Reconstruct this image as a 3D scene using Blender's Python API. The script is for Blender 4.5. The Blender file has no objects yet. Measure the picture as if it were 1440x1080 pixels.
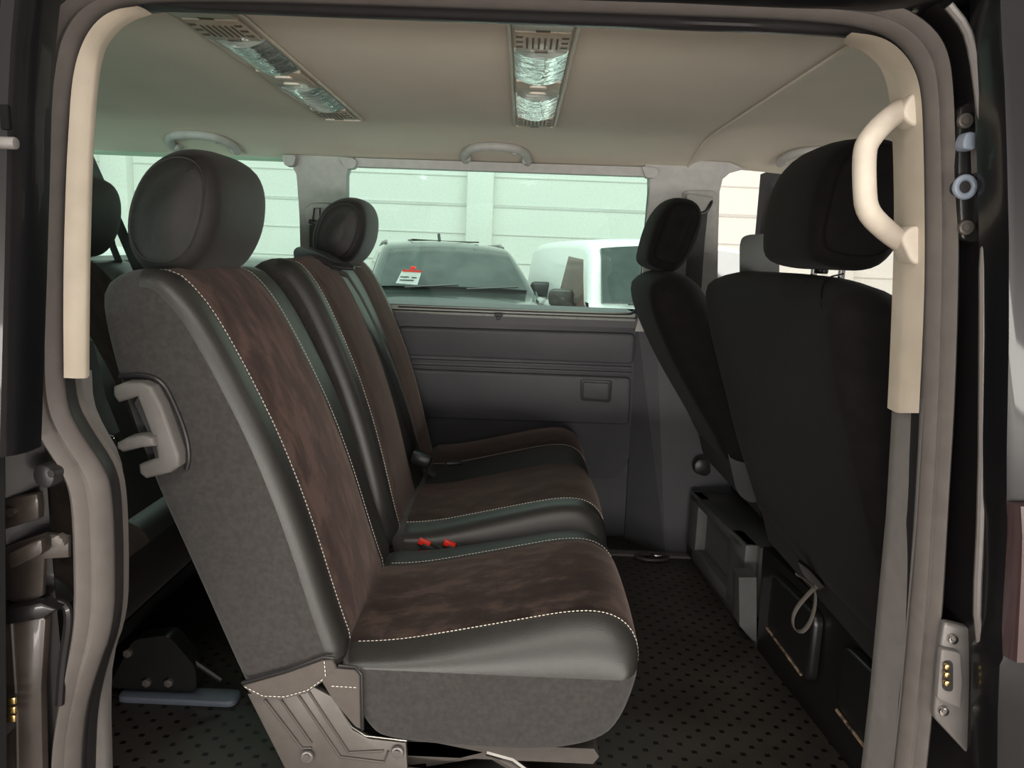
import bpy, bmesh, math, random
from mathutils import Vector, Matrix
random.seed(7)

# ---------------------------------------------------------------- camera
SC = bpy.context.scene
COL = SC.collection
CAM_H, FPX = 1.03, 1080.0
PITCH, YAW, ROLL = math.radians(9.3), math.radians(0.4), math.radians(2.3)
Fv = Vector((-math.sin(YAW)*math.cos(PITCH), math.cos(YAW)*math.cos(PITCH), -math.sin(PITCH)))
R0 = Fv.cross(Vector((0, 0, 1))).normalized()
U0 = R0.cross(Fv)
Rv = R0*math.cos(ROLL)+U0*math.sin(ROLL)
Uv = -R0*math.sin(ROLL)+U0*math.cos(ROLL)
CP = Vector((0, 0, CAM_H))
cam_d = bpy.data.cameras.new('camera')
cam_d.sensor_width = 36
cam_d.lens = 36*FPX/1440
cam_d.clip_start = 0.05
cam = bpy.data.objects.new('camera', cam_d)
COL.objects.link(cam)
M = Matrix((Rv, Uv, -Fv)).transposed().to_4x4()
M.translation = CP
cam.matrix_world = M
SC.camera = cam

# ---------------------------------------------------------------- light
SC.view_settings.view_transform = 'Standard'
SC.view_settings.look = 'None'
SC.view_settings.exposure = 0.6
SC.view_settings.gamma = 1.0
SC.view_settings.use_curve_mapping = False
W = bpy.data.worlds.new('world')
SC.world = W
W.use_nodes = True
wn = W.node_tree
wn.nodes.clear()
wo = wn.nodes.new('ShaderNodeOutputWorld')
wb = wn.nodes.new('ShaderNodeBackground')
wr = wn.nodes.new('ShaderNodeValToRGB')
wt = wn.nodes.new('ShaderNodeTexCoord')
ws = wn.nodes.new('ShaderNodeSeparateXYZ')
wn.links.new(wt.outputs['Generated'], ws.inputs[0])
wm = wn.nodes.new('ShaderNodeMapRange')
wm.inputs[1].default_value = -1
wn.links.new(ws.outputs[2], wm.inputs[0])
wn.links.new(wm.outputs[0], wr.inputs[0])
wr.color_ramp.elements[0].position = 0.45
wr.color_ramp.elements[0].color = (.30, .25, .22, 1)
wr.color_ramp.elements[1].position = 0.62
wr.color_ramp.elements[1].color = (.95, .89, .82, 1)
wn.links.new(wr.outputs[0], wb.inputs[0])
wb.inputs[1].default_value = 0.75
wn.links.new(wb.outputs[0], wo.inputs[0])


def area(name, loc, target, size, power, color):
    l = bpy.data.lights.new(name, 'AREA')
    l.shape = 'RECTANGLE'
    l.size, l.size_y = size
    l.energy = power
    l.color = color
    o = bpy.data.objects.new(name, l)
    COL.objects.link(o)
    o.location = loc
    o.rotation_euler = (Vector(target)-Vector(loc)).to_track_quat('-Z', 'Y').to_euler()
    return o


area('hall_lamp_far', (0, 7.0, 4.6), (0, 9.5, 0), (14, 1.2), 290, (1, .98, .93))
area('hall_lamp_near', (0.4, -1.6, 3.4), (0, 1.2, .4), (5, 0.5), 60, (1, .93, .84))
area('added_low_fill', (0.0, -6.0, -.22), (0, 1.5, .35), (13, .55), 430, (1, .95, .88))  # added fill from low down to brighten the headliner; no known source there
area('hall_lamp_front', (4.6, 3.4, 2.6), (.4, 1.8, 1.0), (3, 2.0), 170, (1, .97, .92))


# ---------------------------------------------------------------- helpers
def at(px, py, Y=None, X=None, Z=None, plane=None):
    """a point of the place lying on a plane at a known distance or height"""
    d = Fv+Rv*((px-720)/FPX)+Uv*((540-py)/FPX)
    if Y is not None:
        t = Y/d.y
    elif X is not None:
        t = X/d.x
    elif Z is not None:
        t = (Z-CAM_H)/d.z
    else:
        p, n = plane
        t = (p-CP).dot(n)/d.dot(n)
    return CP+d*t


def V(*a):
    return Vector(a)


class MB:
    def __init__(s):
        s.v, s.f, s.m = [], [], []

    def raw(s, vs, fs, m=0):
        o = len(s.v)
        s.v += [Vector(p) for p in vs]
        for k, f in enumerate(fs):
            s.f.append(tuple(i+o for i in f))
            s.m.append(m[k] if isinstance(m, list) else m)
        return s

    def bm(s, b, m=0, mat=None):
        b.verts.index_update()
        vs = [(mat @ v.co if mat else v.co.copy()) for v in b.verts]
        fs = [[v.index for v in f.verts] for f in b.faces]
        b.free()
        return s.raw(vs, fs, m)

    def box(s, c, size, rot=(0, 0, 0), bev=0.0, m=0, seg=2):
        b = bmesh.new()
        bmesh.ops.create_cube(b, size=1)
        bmesh.ops.scale(b, vec=size, verts=b.verts)
        if bev:
            bmesh.ops.bevel(b, geom=b.edges[:], offset=bev, segments=seg, affect='EDGES', profile=.5)
        from mathutils import Euler
        mt = Matrix.Translation(c) @ Euler(rot).to_matrix().to_4x4()
        return s.bm(b, m, mt)

    def slab(s, pts, off, bev=0.0, m=0, seg=2):
        """closed outline extruded by vector off, rims rounded"""
        b = bmesh.new()
        vs = [b.verts.new(p) for p in pts]
        f = b.faces.new(vs)
        r = bmesh.ops.extrude_face_region(b, geom=[f])
        nv = [g for g in r['geom'] if isinstance(g, bmesh.types.BMVert)]
        bmesh.ops.translate(b, vec=off, verts=nv)
        bmesh.ops.recalc_face_normals(b, faces=b.faces[:])
        if bev:
            nvs = set(nv)
            es = [e for e in b.edges if e.verts[0] in nvs and e.verts[1] in nvs]
            bmesh.ops.bevel(b, geom=es, offset=bev, segments=seg, affect='EDGES', profile=.5, clamp_overlap=True)
        return s.bm(b, m)

    def cyl(s, c, axis, r, h, n=20, m=0, r2=None, bev=0.0):
        b = bmesh.new()
        bmesh.ops.create_cone(b, cap_ends=True, segments=n, radius1=r, radius2=r if r2 is None else r2, depth=h)
        if bev:
            es = [e for e in b.edges if abs(e.verts[0].co.z-e.verts[1].co.z) < 1e-6]
            bmesh.ops.bevel(b, geom=es, offset=bev, segments=2, affect='EDGES', profile=.5)
        q = Vector(axis).to_track_quat('Z', 'Y').to_matrix().to_4x4()
        return s.bm(b, m, Matrix.Translation(c) @ q)

    def tube(s, pts, r, n=8, m=0, closed=False, flat=None):
        """tube along points; flat=(a,b,up) gives an oval/strap section"""
        pts = [Vector(p) for p in pts]
        N = len(pts)
        rings = []
        up = Vector(flat[2]) if flat else None
        prev = None
        for i, p in enumerate(pts):
            a = pts[(i-1) % N] if (closed or i > 0) else p
            c = pts[(i+1) % N] if (closed or i < N-1) else p
            t = (c-a).normalized()
            if up is not None:
                x = t.cross(up)
            elif prev is None:
                x = t.cross(Vector((0.13, 0.21, 1)))
            else:
                x = prev-t*prev.dot(t)
            x.normalize()
            prev = x
            y = t.cross(x)
            ra, rb = (flat[0], flat[1]) if flat else ((r[i], r[i]) if isinstance(r, (list, tuple)) else (r, r))
            rings.append([p+x*ra*math.cos(2*math.pi*k/n)+y*rb*math.sin(2*math.pi*k/n) for k in range(n)])
        vs = [q for g in rings for q in g]
        fs = []
        for i in range(N if closed else N-1):
            j = (i+1) % N
            for k in range(n):
                l = (k+1) % n
                fs.append((i*n+k, i*n+l, j*n+l, j*n+k))
        if not closed:
            fs.append(tuple(range(n-1, -1, -1)))
            fs.append(tuple((N-1)*n+k for k in range(n)))
        return s.raw(vs, fs, m)

    def strip(s, A, B, prof, m=0):
        """solid ribbon between two edge lines; prof = closed list of (across 0..1, outward offset in y)"""
        n, N = len(prof), len(A)
        vs = []
        for a, b in zip(A, B):
            for (u, dy) in prof:
                q = a.lerp(b, u)
                vs.append(Vector((q.x, q.y-dy, q.z)))
        fs = []
        for i in range(N-1):
            for k in range(n):
                l = (k+1) % n
                fs.append((i*n+k, i*n+l, (i+1)*n+l, (i+1)*n+k))
        fs.append(tuple(range(n-1, -1, -1)))
        fs.append(tuple((N-1)*n+k for k in range(n)))
        return s.raw(vs, fs, m)

    def build(s, name, mats, parent=None, smooth=35, warp=None):
        vs = s.v
        if warp:
            vs = [warp(p) for p in vs]
        if parent is not None:
            org = parent_loc(parent)
        else:
            mn = [min(p[k] for p in vs) for k in range(3)]
            mx = [max(p[k] for p in vs) for k in range(3)]
            org = Vector(((mn[0]+mx[0])/2, (mn[1]+mx[1])/2, mn[2]))
        me = bpy.data.meshes.new(name)
        me.from_pydata([p-org for p in vs], [], s.f)
        if not isinstance(mats, (list, tuple)):
            mats = [mats]
        for mt in mats:
            me.materials.append(mt)
        me.polygons.foreach_set('material_index', s.m)
        me.validate()
        b = bmesh.new()
        b.from_mesh(me)
        bmesh.ops.recalc_face_normals(b, faces=b.faces[:])
        b.to_mesh(me)
        b.free()
        me.polygons.foreach_set('use_smooth', [True]*len(me.polygons))
        me.set_sharp_from_angle(angle=math.radians(smooth))
        o = bpy.data.objects.new(name, me)
        COL.objects.link(o)
        if parent is not None:
            o.parent = parent
        else:
            o.location = org
        return o


def parent_loc(o):
    v = Vector(o.location)
    while o.parent:
        o = o.parent
        v = v+Vector(o.location)
    return v


def tag(o, label=None, cat=None, group=None, kind=None):
    if label:
        o['label'] = label
    if cat:
        o['category'] = cat
    if group:
        o['group'] = group
    if kind:
        o['kind'] = kind
    return o


def thing(name, loc, label, cat, group=None):
    o = bpy.data.objects.new(name, None)
    COL.objects.link(o)
    o.location = loc
    o.empty_display_size = .05
    return tag(o, label, cat, group)


def struct(o, label=None):
    o['kind'] = 'structure'
    if label:
        o['label'] = label
    return o


def copy_tree(o, parent=None):
    c = o.copy()
    COL.objects.link(c)
    c.parent = parent
    for ch in list(o.children):
        copy_tree(ch, c)
    return c


def smooth_closed(pts, it=2):
    pts = [Vector(p) for p in pts]
    for _ in range(it):
        q = []
        for i, p in enumerate(pts):
            n = pts[(i+1) % len(pts)]
            q += [p.lerp(n, .25), p.lerp(n, .75)]
        pts = q
    return pts


def smooth_open(pts, it=2):
    pts = [Vector(p) for p in pts]
    for _ in range(it):
        q = [pts[0]]
        for a, b in zip(pts[:-1], pts[1:]):
            q += [a.lerp(b, .25), a.lerp(b, .75)]
        q.append(pts[-1])
        pts = q
    return pts


def round_poly(pts, r, n=4):
    """fillet corners of a 3D planar polygon"""
    out = []
    N = len(pts)
    for i, p in enumerate(pts):
        a, b = Vector(pts[i-1]), Vector(pts[(i+1) % N])
        p = Vector(p)
        da, db = (a-p), (b-p)
        ra = min(r, da.length*.45)
        rb = min(r, db.length*.45)
        s, e = p+da.normalized()*ra, p+db.normalized()*rb
        for k in range(n+1):
            t = k/n
            out.append(s*(1-t)**2+p*2*t*(1-t)+e*t*t)
    return out


def resample(pts, n):
    N = len(pts)
    L = [0]
    for i in range(N):
        L.append(L[-1]+(pts[(i+1) % N]-pts[i]).length)
    out = []
    j = 0
    for k in range(n):
        d = L[-1]*k/n
        while L[j+1] < d:
            j += 1
        t = (d-L[j])/max(1e-9, L[j+1]-L[j])
        out.append(pts[j].lerp(pts[(j+1) % N], t))
    return out


def round_edge(y0, s, r, n=6):
    return [(y0+s*r*(1-math.cos(t)), r*(1-math.sin(t))) for t in [math.pi/2*k/n for k in range(n+1)]]


def sweep(mb, prof, st, matf, crown=None, dome=0.0, capm=0, groove=(), iscale=None, ivec=None):
    """closed XZ outline carried across Y; st = [(y, inset)]; matf(mid, normal, y) gives the material slot"""
    prof = [Vector((p[0], p[1])) for p in prof]
    N = len(prof)
    area2 = sum(prof[i].x*prof[(i+1) % N].y-prof[(i+1) % N].x*prof[i].y for i in range(N))
    sg = 1 if area2 > 0 else -1
    nor = []
    for i in range(N):
        t = (prof[(i+1) % N]-prof[i-1]).normalized()
        nor.append(Vector((t.y*sg, -t.x*sg)))
    cen = sum(prof, Vector((0, 0)))/N
    rmax = min((p-cen).length for p in prof)
    vs = []
    for (y, d) in st:
        d0 = d
        for i in range(N):
            d = d0*(iscale(prof[i], nor[i]) if iscale else 1)
            if d > rmax*.98:
                k = min(.97, d/rmax)
                q = prof[i].lerp(cen, k)
            else:
                q = prof[i]-nor[i]*d
            if ivec:
                q = prof[i]+ivec(prof[i], nor[i])*d0
            if crown:
                q = q+nor[i]*crown(prof[i], nor[i], y)
            if y in groove:
                q = q-nor[i]*.004
            vs.append(Vector((q.x, y, q.y)))
    fs, ms = [], []
    for j in range(len(st)-1):
        ym = (st[j][0]+st[j+1][0])/2
        for i in range(N):
            k = (i+1) % N
            fs.append((j*N+i, j*N+k, (j+1)*N+k, (j+1)*N+i))
            ms.append(matf((prof[i]+prof[k])/2, (nor[i]+nor[k])/2, ym, (vs[j*N+i]+vs[j*N+k]+vs[(j+1)*N+k]+vs[(j+1)*N+i])/4))
    for j, s in ((0, -1), (len(st)-1, 1)):
        c = len(vs)
        base = [vs[j*N+i] for i in range(N)]
        cc = sum(base, Vector((0, 0, 0)))/N
        if dome:
            prev = [j*N+i for i in range(N)]
            for k, q in ((.4, .6), (.75, .93)):
                o = len(vs)
                vs += [b.lerp(cc, k)+Vector((0, s*dome*q, 0)) for b in base]
                cur = [o+i for i in range(N)]
                for i in range(N):
                    l = (i+1) % N
                    fs.append((prev[i], prev[l], cur[l], cur[i]))
                    ms.append(capm)
                prev = cur
            fs.append(tuple(prev))
            ms.append(capm)
        else:
            fs.append(tuple(j*N+i for i in range(N)))
            ms.append(capm)
    mb.raw(vs, fs, ms)
    return prof, nor


# ---------------------------------------------------------------- materials
def mat(name, col, rough=.6, metal=0, coat=0, sheen=0, spec=.5, col2=None, nscale=40, bump=0, bscale=200, stretch=None, contrast=(.35, .65), emit=None):
    m = bpy.data.materials.new(name)
    m.use_nodes = True
    t = m.node_tree
    b = t.nodes['Principled BSDF']
    b.inputs['Base Color'].default_value = (*col, 1)
    b.inputs['Roughness'].default_value = rough
    b.inputs['Metallic'].default_value = metal
    b.inputs['Coat Weight'].default_value = coat
    b.inputs['Coat Roughness'].default_value = .04
    b.inputs['Sheen Weight'].default_value = sheen
    b.inputs['Specular IOR Level'].default_value = spec
    if emit:
        b.inputs['Emission Color'].default_value = (*emit[0], 1)
        b.inputs['Emission Strength'].default_value = emit[1]
    tc = t.nodes.new('ShaderNodeTexCoord')
    mp = t.nodes.new('ShaderNodeMapping')
    t.links.new(tc.outputs['Object'], mp.inputs[0])
    if stretch:
        mp.inputs['Scale'].default_value = stretch
    if col2 is None:
        col2 = tuple(c*1.12 for c in col)
    n = t.nodes.new('ShaderNodeTexNoise')
    n.inputs['Scale'].default_value = nscale
    n.inputs['Detail'].default_value = 5
    t.links.new(mp.outputs[0], n.inputs['Vector'])
    r = t.nodes.new('ShaderNodeValToRGB')
    r.color_ramp.elements[0].position = contrast[0]
    r.color_ramp.elements[1].position = contrast[1]
    r.color_ramp.elements[0].color = (*col, 1)
    r.color_ramp.elements[1].color = (*col2, 1)
    t.links.new(n.outputs['Fac'], r.inputs[0])
    t.links.new(r.outputs[0], b.inputs['Base Color'])
    if bump:
        n2 = t.nodes.new('ShaderNodeTexNoise')
        n2.inputs['Scale'].default_value = bscale
        n2.inputs['Detail'].default_value = 3
        t.links.new(tc.outputs['Object'], n2.inputs['Vector'])
        bp = t.nodes.new('ShaderNodeBump')
        bp.inputs['Strength'].default_value = bump
        bp.inputs['Distance'].default_value = .002
        t.links.new(n2.outputs['Fac'], bp.inputs['Height'])
        t.links.new(bp.outputs[0], b.inputs['Normal'])
    return m


def glass(name, tint, refl=1.0):
    m = bpy.data.materials.new(name)
    m.use_nodes = True
    t = m.node_tree
    t.nodes.clear()
    o = t.nodes.new('ShaderNodeOutputMaterial')
    mx = t.nodes.new('ShaderNodeMixShader')
    tr = t.nodes.new('ShaderNodeBsdfTransparent')
    tr.inputs[0].default_value = (*tint, 1)
    gl = t.nodes.new('ShaderNodeBsdfGlossy')
    gl.inputs['Roughness'].default_value = .02
    gl.inputs['Color'].default_value = (.9, 1, .95, 1)
    fr = t.nodes.new('ShaderNodeFresnel')
    fr.inputs[0].default_value = 1.45
    mu = t.nodes.new('ShaderNodeMath')
    mu.operation = 'MULTIPLY'
    mu.inputs[1].default_value = refl
    t.links.new(fr.outputs[0], mu.inputs[0])
    t.links.new(mu.outputs[0], mx.inputs[0])
    t.links.new(tr.outputs[0], mx.inputs[1])
    t.links.new(gl.outputs[0], mx.inputs[2])
    t.links.new(mx.outputs[0], o.inputs[0])
    return m


def suede_mat(name, a, b_, c):
    m = mat(name, a, rough=.95, sheen=.25, spec=.15)
    t = m.node_tree
    b = t.nodes['Principled BSDF']
    b.inputs['Sheen Tint'].default_value = (.8, .6, .55, 1)
    tc = t.nodes.new('ShaderNodeTexCoord')
    mp = t.nodes.new('ShaderNodeMapping')
    mp.inputs['Scale'].default_value = (1.0, 1.6, .8)
    t.links.new(tc.outputs['Object'], mp.inputs[0])
    n1 = t.nodes.new('ShaderNodeTexNoise')
    n1.inputs['Scale'].default_value = 11
    n1.inputs['Detail'].default_value = 9
    n1.inputs['Roughness'].default_value = .62
    n1.inputs['Distortion'].default_value = .25
    t.links.new(mp.outputs[0], n1.inputs['Vector'])
    r = t.nodes.new('ShaderNodeValToRGB')
    e = r.color_ramp.elements
    e[0].position, e[1].position = .41, .60
    e[0].color, e[1].color = (*a, 1), (*c, 1)
    k = e.new(.5)
    k.color = (*b_, 1)
    t.links.new(n1.outputs['Fac'], r.inputs[0])
    t.links.new(r.outputs[0], b.inputs['Base Color'])
    n2 = t.nodes.new('ShaderNodeTexNoise')
    n2.inputs['Scale'].default_value = 500
    t.links.new(tc.outputs['Object'], n2.inputs['Vector'])
    bp = t.nodes.new('ShaderNodeBump')
    bp.inputs['Strength'].default_value = .3
    bp.inputs['Distance'].default_value = .001
    t.links.new(n2.outputs['Fac'], bp.inputs['Height'])
    t.links.new(bp.outputs[0], b.inputs['Normal'])
    return m


def rubber_floor_mat(name):
    m = mat(name, (.042, .036, .031), rough=.45, col2=(.066, .057, .049), nscale=5)
    t = m.node_tree
    b = t.nodes['Principled BSDF']
    base = b.inputs['Base Color'].links[0].from_socket
    tc = t.nodes.new('ShaderNodeTexCoord')
    mp = t.nodes.new('ShaderNodeMapping')
    mp.inputs['Rotation'].default_value = (0, 0, math.radians(45))
    mp.inputs['Scale'].default_value = (27, 27, 27)
    t.links.new(tc.outputs['Object'], mp.inputs[0])
    sp = t.nodes.new('ShaderNodeSeparateXYZ')
    t.links.new(mp.outputs[0], sp.inputs[0])
    outs = []
    for k in (0, 1):
        fr = t.nodes.new('ShaderNodeMath')
        fr.operation = 'FRACT'
        t.links.new(sp.outputs[k], fr.inputs[0])
        sb = t.nodes.new('ShaderNodeMath')
        sb.operation = 'SUBTRACT'
        sb.inputs[1].default_value = .5
        t.links.new(fr.outputs[0], sb.inputs[0])
        outs.append(sb)
    # diamond studs of the rubber: |u|+|v| small in rotated lattice shows as axis aligned squares
    s1 = t.nodes.new('ShaderNodeMath'); s1.operation = 'ADD'
    s2 = t.nodes.new('ShaderNodeMath'); s2.operation = 'SUBTRACT'
    for s in (s1, s2):
        t.links.new(outs[0].outputs[0], s.inputs[0])
        t.links.new(outs[1].outputs[0], s.inputs[1])
    ab = []
    for s in (s1, s2):
        a = t.nodes.new('ShaderNodeMath'); a.operation = 'ABSOLUTE'
        t.links.new(s.outputs[0], a.inputs[0])
        ab.append(a)
    mx = t.nodes.new('ShaderNodeMath'); mx.operation = 'MAXIMUM'
    t.links.new(ab[0].outputs[0], mx.inputs[0]); t.links.new(ab[1].outputs[0], mx.inputs[1])
    lt = t.nodes.new('ShaderNodeMapRange')
    lt.inputs[1].default_value, lt.inputs[2].default_value = .19, .22
    lt.inputs[3].default_value, lt.inputs[4].default_value = 1, 0
    t.links.new(mx.outputs[0], lt.inputs[0])
    mc = t.nodes.new('ShaderNodeMix'); mc.data_type = 'RGBA'
    t.links.new(lt.outputs[0], mc.inputs[0])
    t.links.new(base, mc.inputs[6])
    mc.inputs[7].default_value = (.004, .004, .004, 1)
    t.links.new(mc.outputs[2], b.inputs['Base Color'])
    bp = t.nodes.new('ShaderNodeBump')
    bp.inputs['Strength'].default_value = 1
    bp.inputs['Distance'].default_value = .003
    bp.invert = True
    t.links.new(lt.outputs[0], bp.inputs['Height'])
    t.links.new(bp.outputs[0], b.inputs['Normal'])
    return m


SUEDE = suede_mat('brown_suede', (.009, .005, .0042), (.030, .0170, .0148), (.072, .043, .037))
SUEDE3 = suede_mat('brown_suede_seat', (.007, .0045, .0036), (.020, .0132, .0105), (.055, .037, .030))
SUEDE2 = suede_mat('brown_suede_dark', (.006, .0045, .0035), (.014, .0098, .0078), (.032, .022, .0175))
LEATHER = mat('black_leatherette', (.026, .025, .0235), rough=.43, spec=.6, bump=.15, bscale=350)
FABRIC = mat('grey_fabric', (.040, .037, .036), rough=.95, sheen=.15, col2=(.052, .048, .047), nscale=120, bump=.4, bscale=600, spec=.2)
FABRIC_L = mat('grey_cover_hem', (.095, .082, .074), rough=.9, sheen=.1, bump=.3, bscale=500, spec=.2)
BLACKFAB = mat('black_cover', (.0050, .0043, .0040), rough=.85, sheen=.03, col2=(.0070, .0060, .0056), nscale=30, bump=.3, bscale=500, spec=.15)
HEADCOV = mat('headrest_cover', (.018, .016, .0155), rough=.6, sheen=.1, col2=(.022, .020, .019), nscale=60, bump=.2, bscale=400, spec=.4)
STITCH = mat('white_thread', (.75, .72, .65), rough=.8)
PLAST = mat('grey_plastic', (.15, .14, .135), rough=.5, bump=.1, bscale=500)
PLAST_M = mat('mid_grey_plastic', (.085, .087, .085), rough=.5, bump=.15, bscale=600)
PLAST_D = mat('dark_plastic', (.045, .045, .047), rough=.5, bump=.15, bscale=600)
PANEL = mat('side_trim_plastic', (.085, .085, .095), rough=.55, bump=.2, bscale=700, col2=(.095, .095, .105), nscale=9)
BEIGE = mat('beige_trim', (.44, .385, .31), rough=.7, col2=(.50, .44, .36), nscale=18, bump=.1, bscale=300)
BEIGE_L = mat('beige_handle_plastic', (.47, .42, .355), rough=.45)
HEADLN = mat('headliner_cloth', (.64, .585, .50), rough=.95, col2=(.67, .61, .525), nscale=6, bump=.15, bscale=700, spec=.1)
PILLAR = mat('light_grey_trim', (.42, .41, .40), rough=.6, bump=.1, bscale=600)
LAMPB = mat('ceiling_console_plastic', (.40, .35, .28), rough=.4)
LAMPD = mat('console_slots', (.10, .08, .06), rough=.6)
LENS = mat('clear_lamp_lens', (.42, .50, .47), rough=.10, metal=.7, col2=(.75, .82, .78), nscale=14, stretch=(1, 6, 1), contrast=(.42, .58), bump=.9, bscale=45)  # white-green streaks are reflections put into the lens colour
RUBBER = mat('grey_rubber_seal', (.125, .112, .105), rough=.45, bump=.05, bscale=60)
RUBBER_D = mat('dark_rubber', (.018, .017, .018), rough=.35)
PAINT = mat('black_car_paint', (.005, .005, .006), rough=.3, coat=.25, spec=.25)
PAINTM = mat('glossy_moulding', (.05, .028, .03), rough=.12, coat=1, spec=.8)  # reddish base puts reflections on the black moulding into its colour
PAINTJ = mat('black_jamb_paint', (.007, .006, .007), rough=.35, coat=.35, spec=.3)
GAP = mat('matt_black_gap', (.006, .006, .006), rough=.9, spec=.1)
METALB = mat('black_painted_metal', (.010, .010, .010), rough=.32, bump=.1, bscale=40)
METALG = mat('grey_seat_bracket', (.085, .075, .068), rough=.38, metal=.15)
STEEL = mat('bare_steel', (.55, .53, .50), rough=.25, metal=1)
CHROME = mat('chrome', (.8, .8, .8), rough=.08, metal=1)
GOLD = mat('brass_contacts', (.85, .6, .25), rough=.25, metal=1)
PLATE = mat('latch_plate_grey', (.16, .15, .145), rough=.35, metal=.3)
BROWNM = mat('primer_brown_steel', (.045, .035, .030), rough=.38, coat=.2, col2=(.018, .014, .012), nscale=14)
BELT = mat('seat_belt_webbing', (.06, .06, .062), rough=.75, bump=.4, bscale=400)
BELT_G = mat('grey_webbing', (.14, .125, .11), rough=.8)
RED = mat('red_plastic', (.75, .03, .015), rough=.35)
CARPET = rubber_floor_mat('rubber_floor_cells')
GREENPL = mat('belt_guide_plastic', (.035, .040, .036), rough=.3)
RUST = mat('worn_edge', (.35, .25, .17), rough=.6, col2=(.04, .03, .025), nscale=90)
SILL = mat('window_rail_grey', (.30, .33, .29), rough=.4)
GLASS = glass('green_tinted_glass', (.80, .96, .925))
CLEARG = glass('clear_glass', (.96, .97, .97))
CARGLASS = mat('car_window_glass', (.020, .030, .028), rough=.06, spec=.9, col2=(.05, .065, .06), nscale=3)
WHITEP = mat('white_van_paint', (.80, .80, .78), rough=.3, coat=.6)
GREYP = mat('dark_suv_paint', (.07, .085, .08), rough=.28, coat=1, metal=.3)
PAPER = mat('white_paper', (.85, .85, .83), rough=.8)
HALLW = mat('hall_wall_panel', (.78, .77, .72), rough=.55)
HALLT = mat('hall_panel_joint', (.60, .59, .56), rough=.7)
HALLF = mat('hall_floor', (.48, .44, .40), rough=.4, col2=(.54, .50, .46), nscale=2)
TYRE = mat('tyre_rubber', (.02, .02, .02), rough=.8)
BLUEG = mat('floor_plate_bluegrey', (.16, .19, .24), rough=.45)
BUTTON = mat('console_button', (.55, .50, .43), rough=.4)
INKD = mat('dark_ink', (.03, .03, .03), rough=.7)

# ================================================================ SHOWROOM HALL
hb = MB().raw([(-22, -12, -.56), (22, -12, -.56), (22, 13.2, -.56), (-22, 13.2, -.56),
               (-22, -12, -.66), (22, -12, -.66), (22, 13.2, -.66), (-22, 13.2, -.66)],
              [(0, 1, 2, 3), (7, 6, 5, 4), (0, 4, 5, 1), (1, 5, 6, 2), (2, 6, 7, 3), (3, 7, 4, 0)])
struct(hb.build('floor_hall', HALLF))
hb = MB()
hb.box((0, 13.3, 2.2), (44, .2, 5.6))
struct(hb.build('wall_hall', HALLW))
tb = MB()
zz = -.40+1.54-1.07-.47*2+.40+.0
k = 0
while zz < 5:
    tb.box((0, 13.195, zz), (44, .02, .05 if k % 4 == 1 else .018))
    zz += .47
    k += 1
struct(tb.build('trim_1', HALLT), 'panel joints of the pale showroom wall')
for i, px in enumerate((-6.8, -.74, 5.3, 11.3)):
    tb = MB()
    tb.box((px, 13.08, 2.2), (.44, .24, 5.5), bev=.02)
    struct(tb.build('trim_%d' % (i+2), HALLW), 'pale pilaster on the showroom wall')

# ================================================================ VAN SHELL
# floor with rubber covering, extends from the back to the step up to the cab
fb = MB()
fb.slab([V(-2.35, 1.0, 0), V(.765, 1.0, 0), V(.745, 1.49, 0), V(.690, 2.02, 0), V(.645, 2.62, 0), V(.645, 2.9, 0), V(-2.35, 2.9, 0)], V(0, 0, -.06))
struct(fb.build('floor', CARPET))
fb = MB()
fb.slab([V(-2.35, .90, -.012), V(1.9, .90, -.012), V(1.9, 1.0, -.012), V(-2.35, 1.0, -.012)], V(0, 0, -.1), bev=0)
struct(fb.build('trim_6', PLAST_D), 'dark sill of the sliding door opening')
fb = MB()
fb.slab([V(.765, 1.0, -.002), V(1.95, 1.0, -.002), V(1.95, 2.72, -.002), V(.645, 2.72, -.002), V(.645, 2.62, -.002), V(.690, 2.02, -.002), V(.745, 1.49, -.002)], V(0, 0, -.06))
struct(fb.build('floor_cab', PLAST_D))
# edge strip where the floor meets the seat boxes
fb = MB()
fb.tube([V(.765, 1.0, .006), V(.745, 1.49, .006), V(.690, 2.02, .006), V(.648, 2.60, .006)], .009, n=8)
struct(fb.build('trim_7', METALG), 'edge strip along the rubber floor')
# light rail at the far edge of the floor
fb = MB()
fb.slab([V(.05, 2.60, .001), V(.655, 2.60, .001), V(.655, 2.64, .001), V(.05, 2.64, .001)], V(0, 0, .008), bev=.002)
struct(fb.build('trim_8', PLAST), 'pale metal strip at the far edge of the floor')


def ceil_z(x, y):
    z = 1.40
    if y < 1.30:
        z -= .085*((1.30-y)/.32)**2
    if y > 2.25:
        t = (y-2.25)/.40
        z -= .075*t**2
    x0 = .525
    if x > x0:
        t = x-x0
        z += .055*(1-math.exp(-t*12))-.09*t
    return z


nx, ny = 86, 40
xs = sorted([-2.35+i*(1.52+2.35)/nx for i in range(nx+1)]+[.524, .535, .55])
ys = [.985+j*(2.665-.985)/ny for j in range(ny+1)]
vs, fs = [], []
for x in xs:
    for y in ys:
        vs.append(V(x, y, ceil_z(x, y)))
n1 = len(vs)
for x in xs:
    for y in ys:
        vs.append(V(x, y, 1.47))
L = len(ys)
for i in range(len(xs)-1):
    for j in range(ny):
        a = i*L+j
        fs.append((a, a+1, a+L+1, a+L))
        fs.append((n1+a, n1+a+L, n1+a+L+1, n1+a+1))
for i in range(len(xs)-1):
    for j in (0, ny):
        a = i*L+j
        fs.append((a, a+L, n1+a+L, n1+a))
for j in range(ny):
    for i in (0, len(xs)-1):
        a = i*L+j
        fs.append((a, a+1, n1+a+1, n1+a))
struct(MB().raw(vs, fs).build('ceiling', HEADLN, smooth=25))

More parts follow.
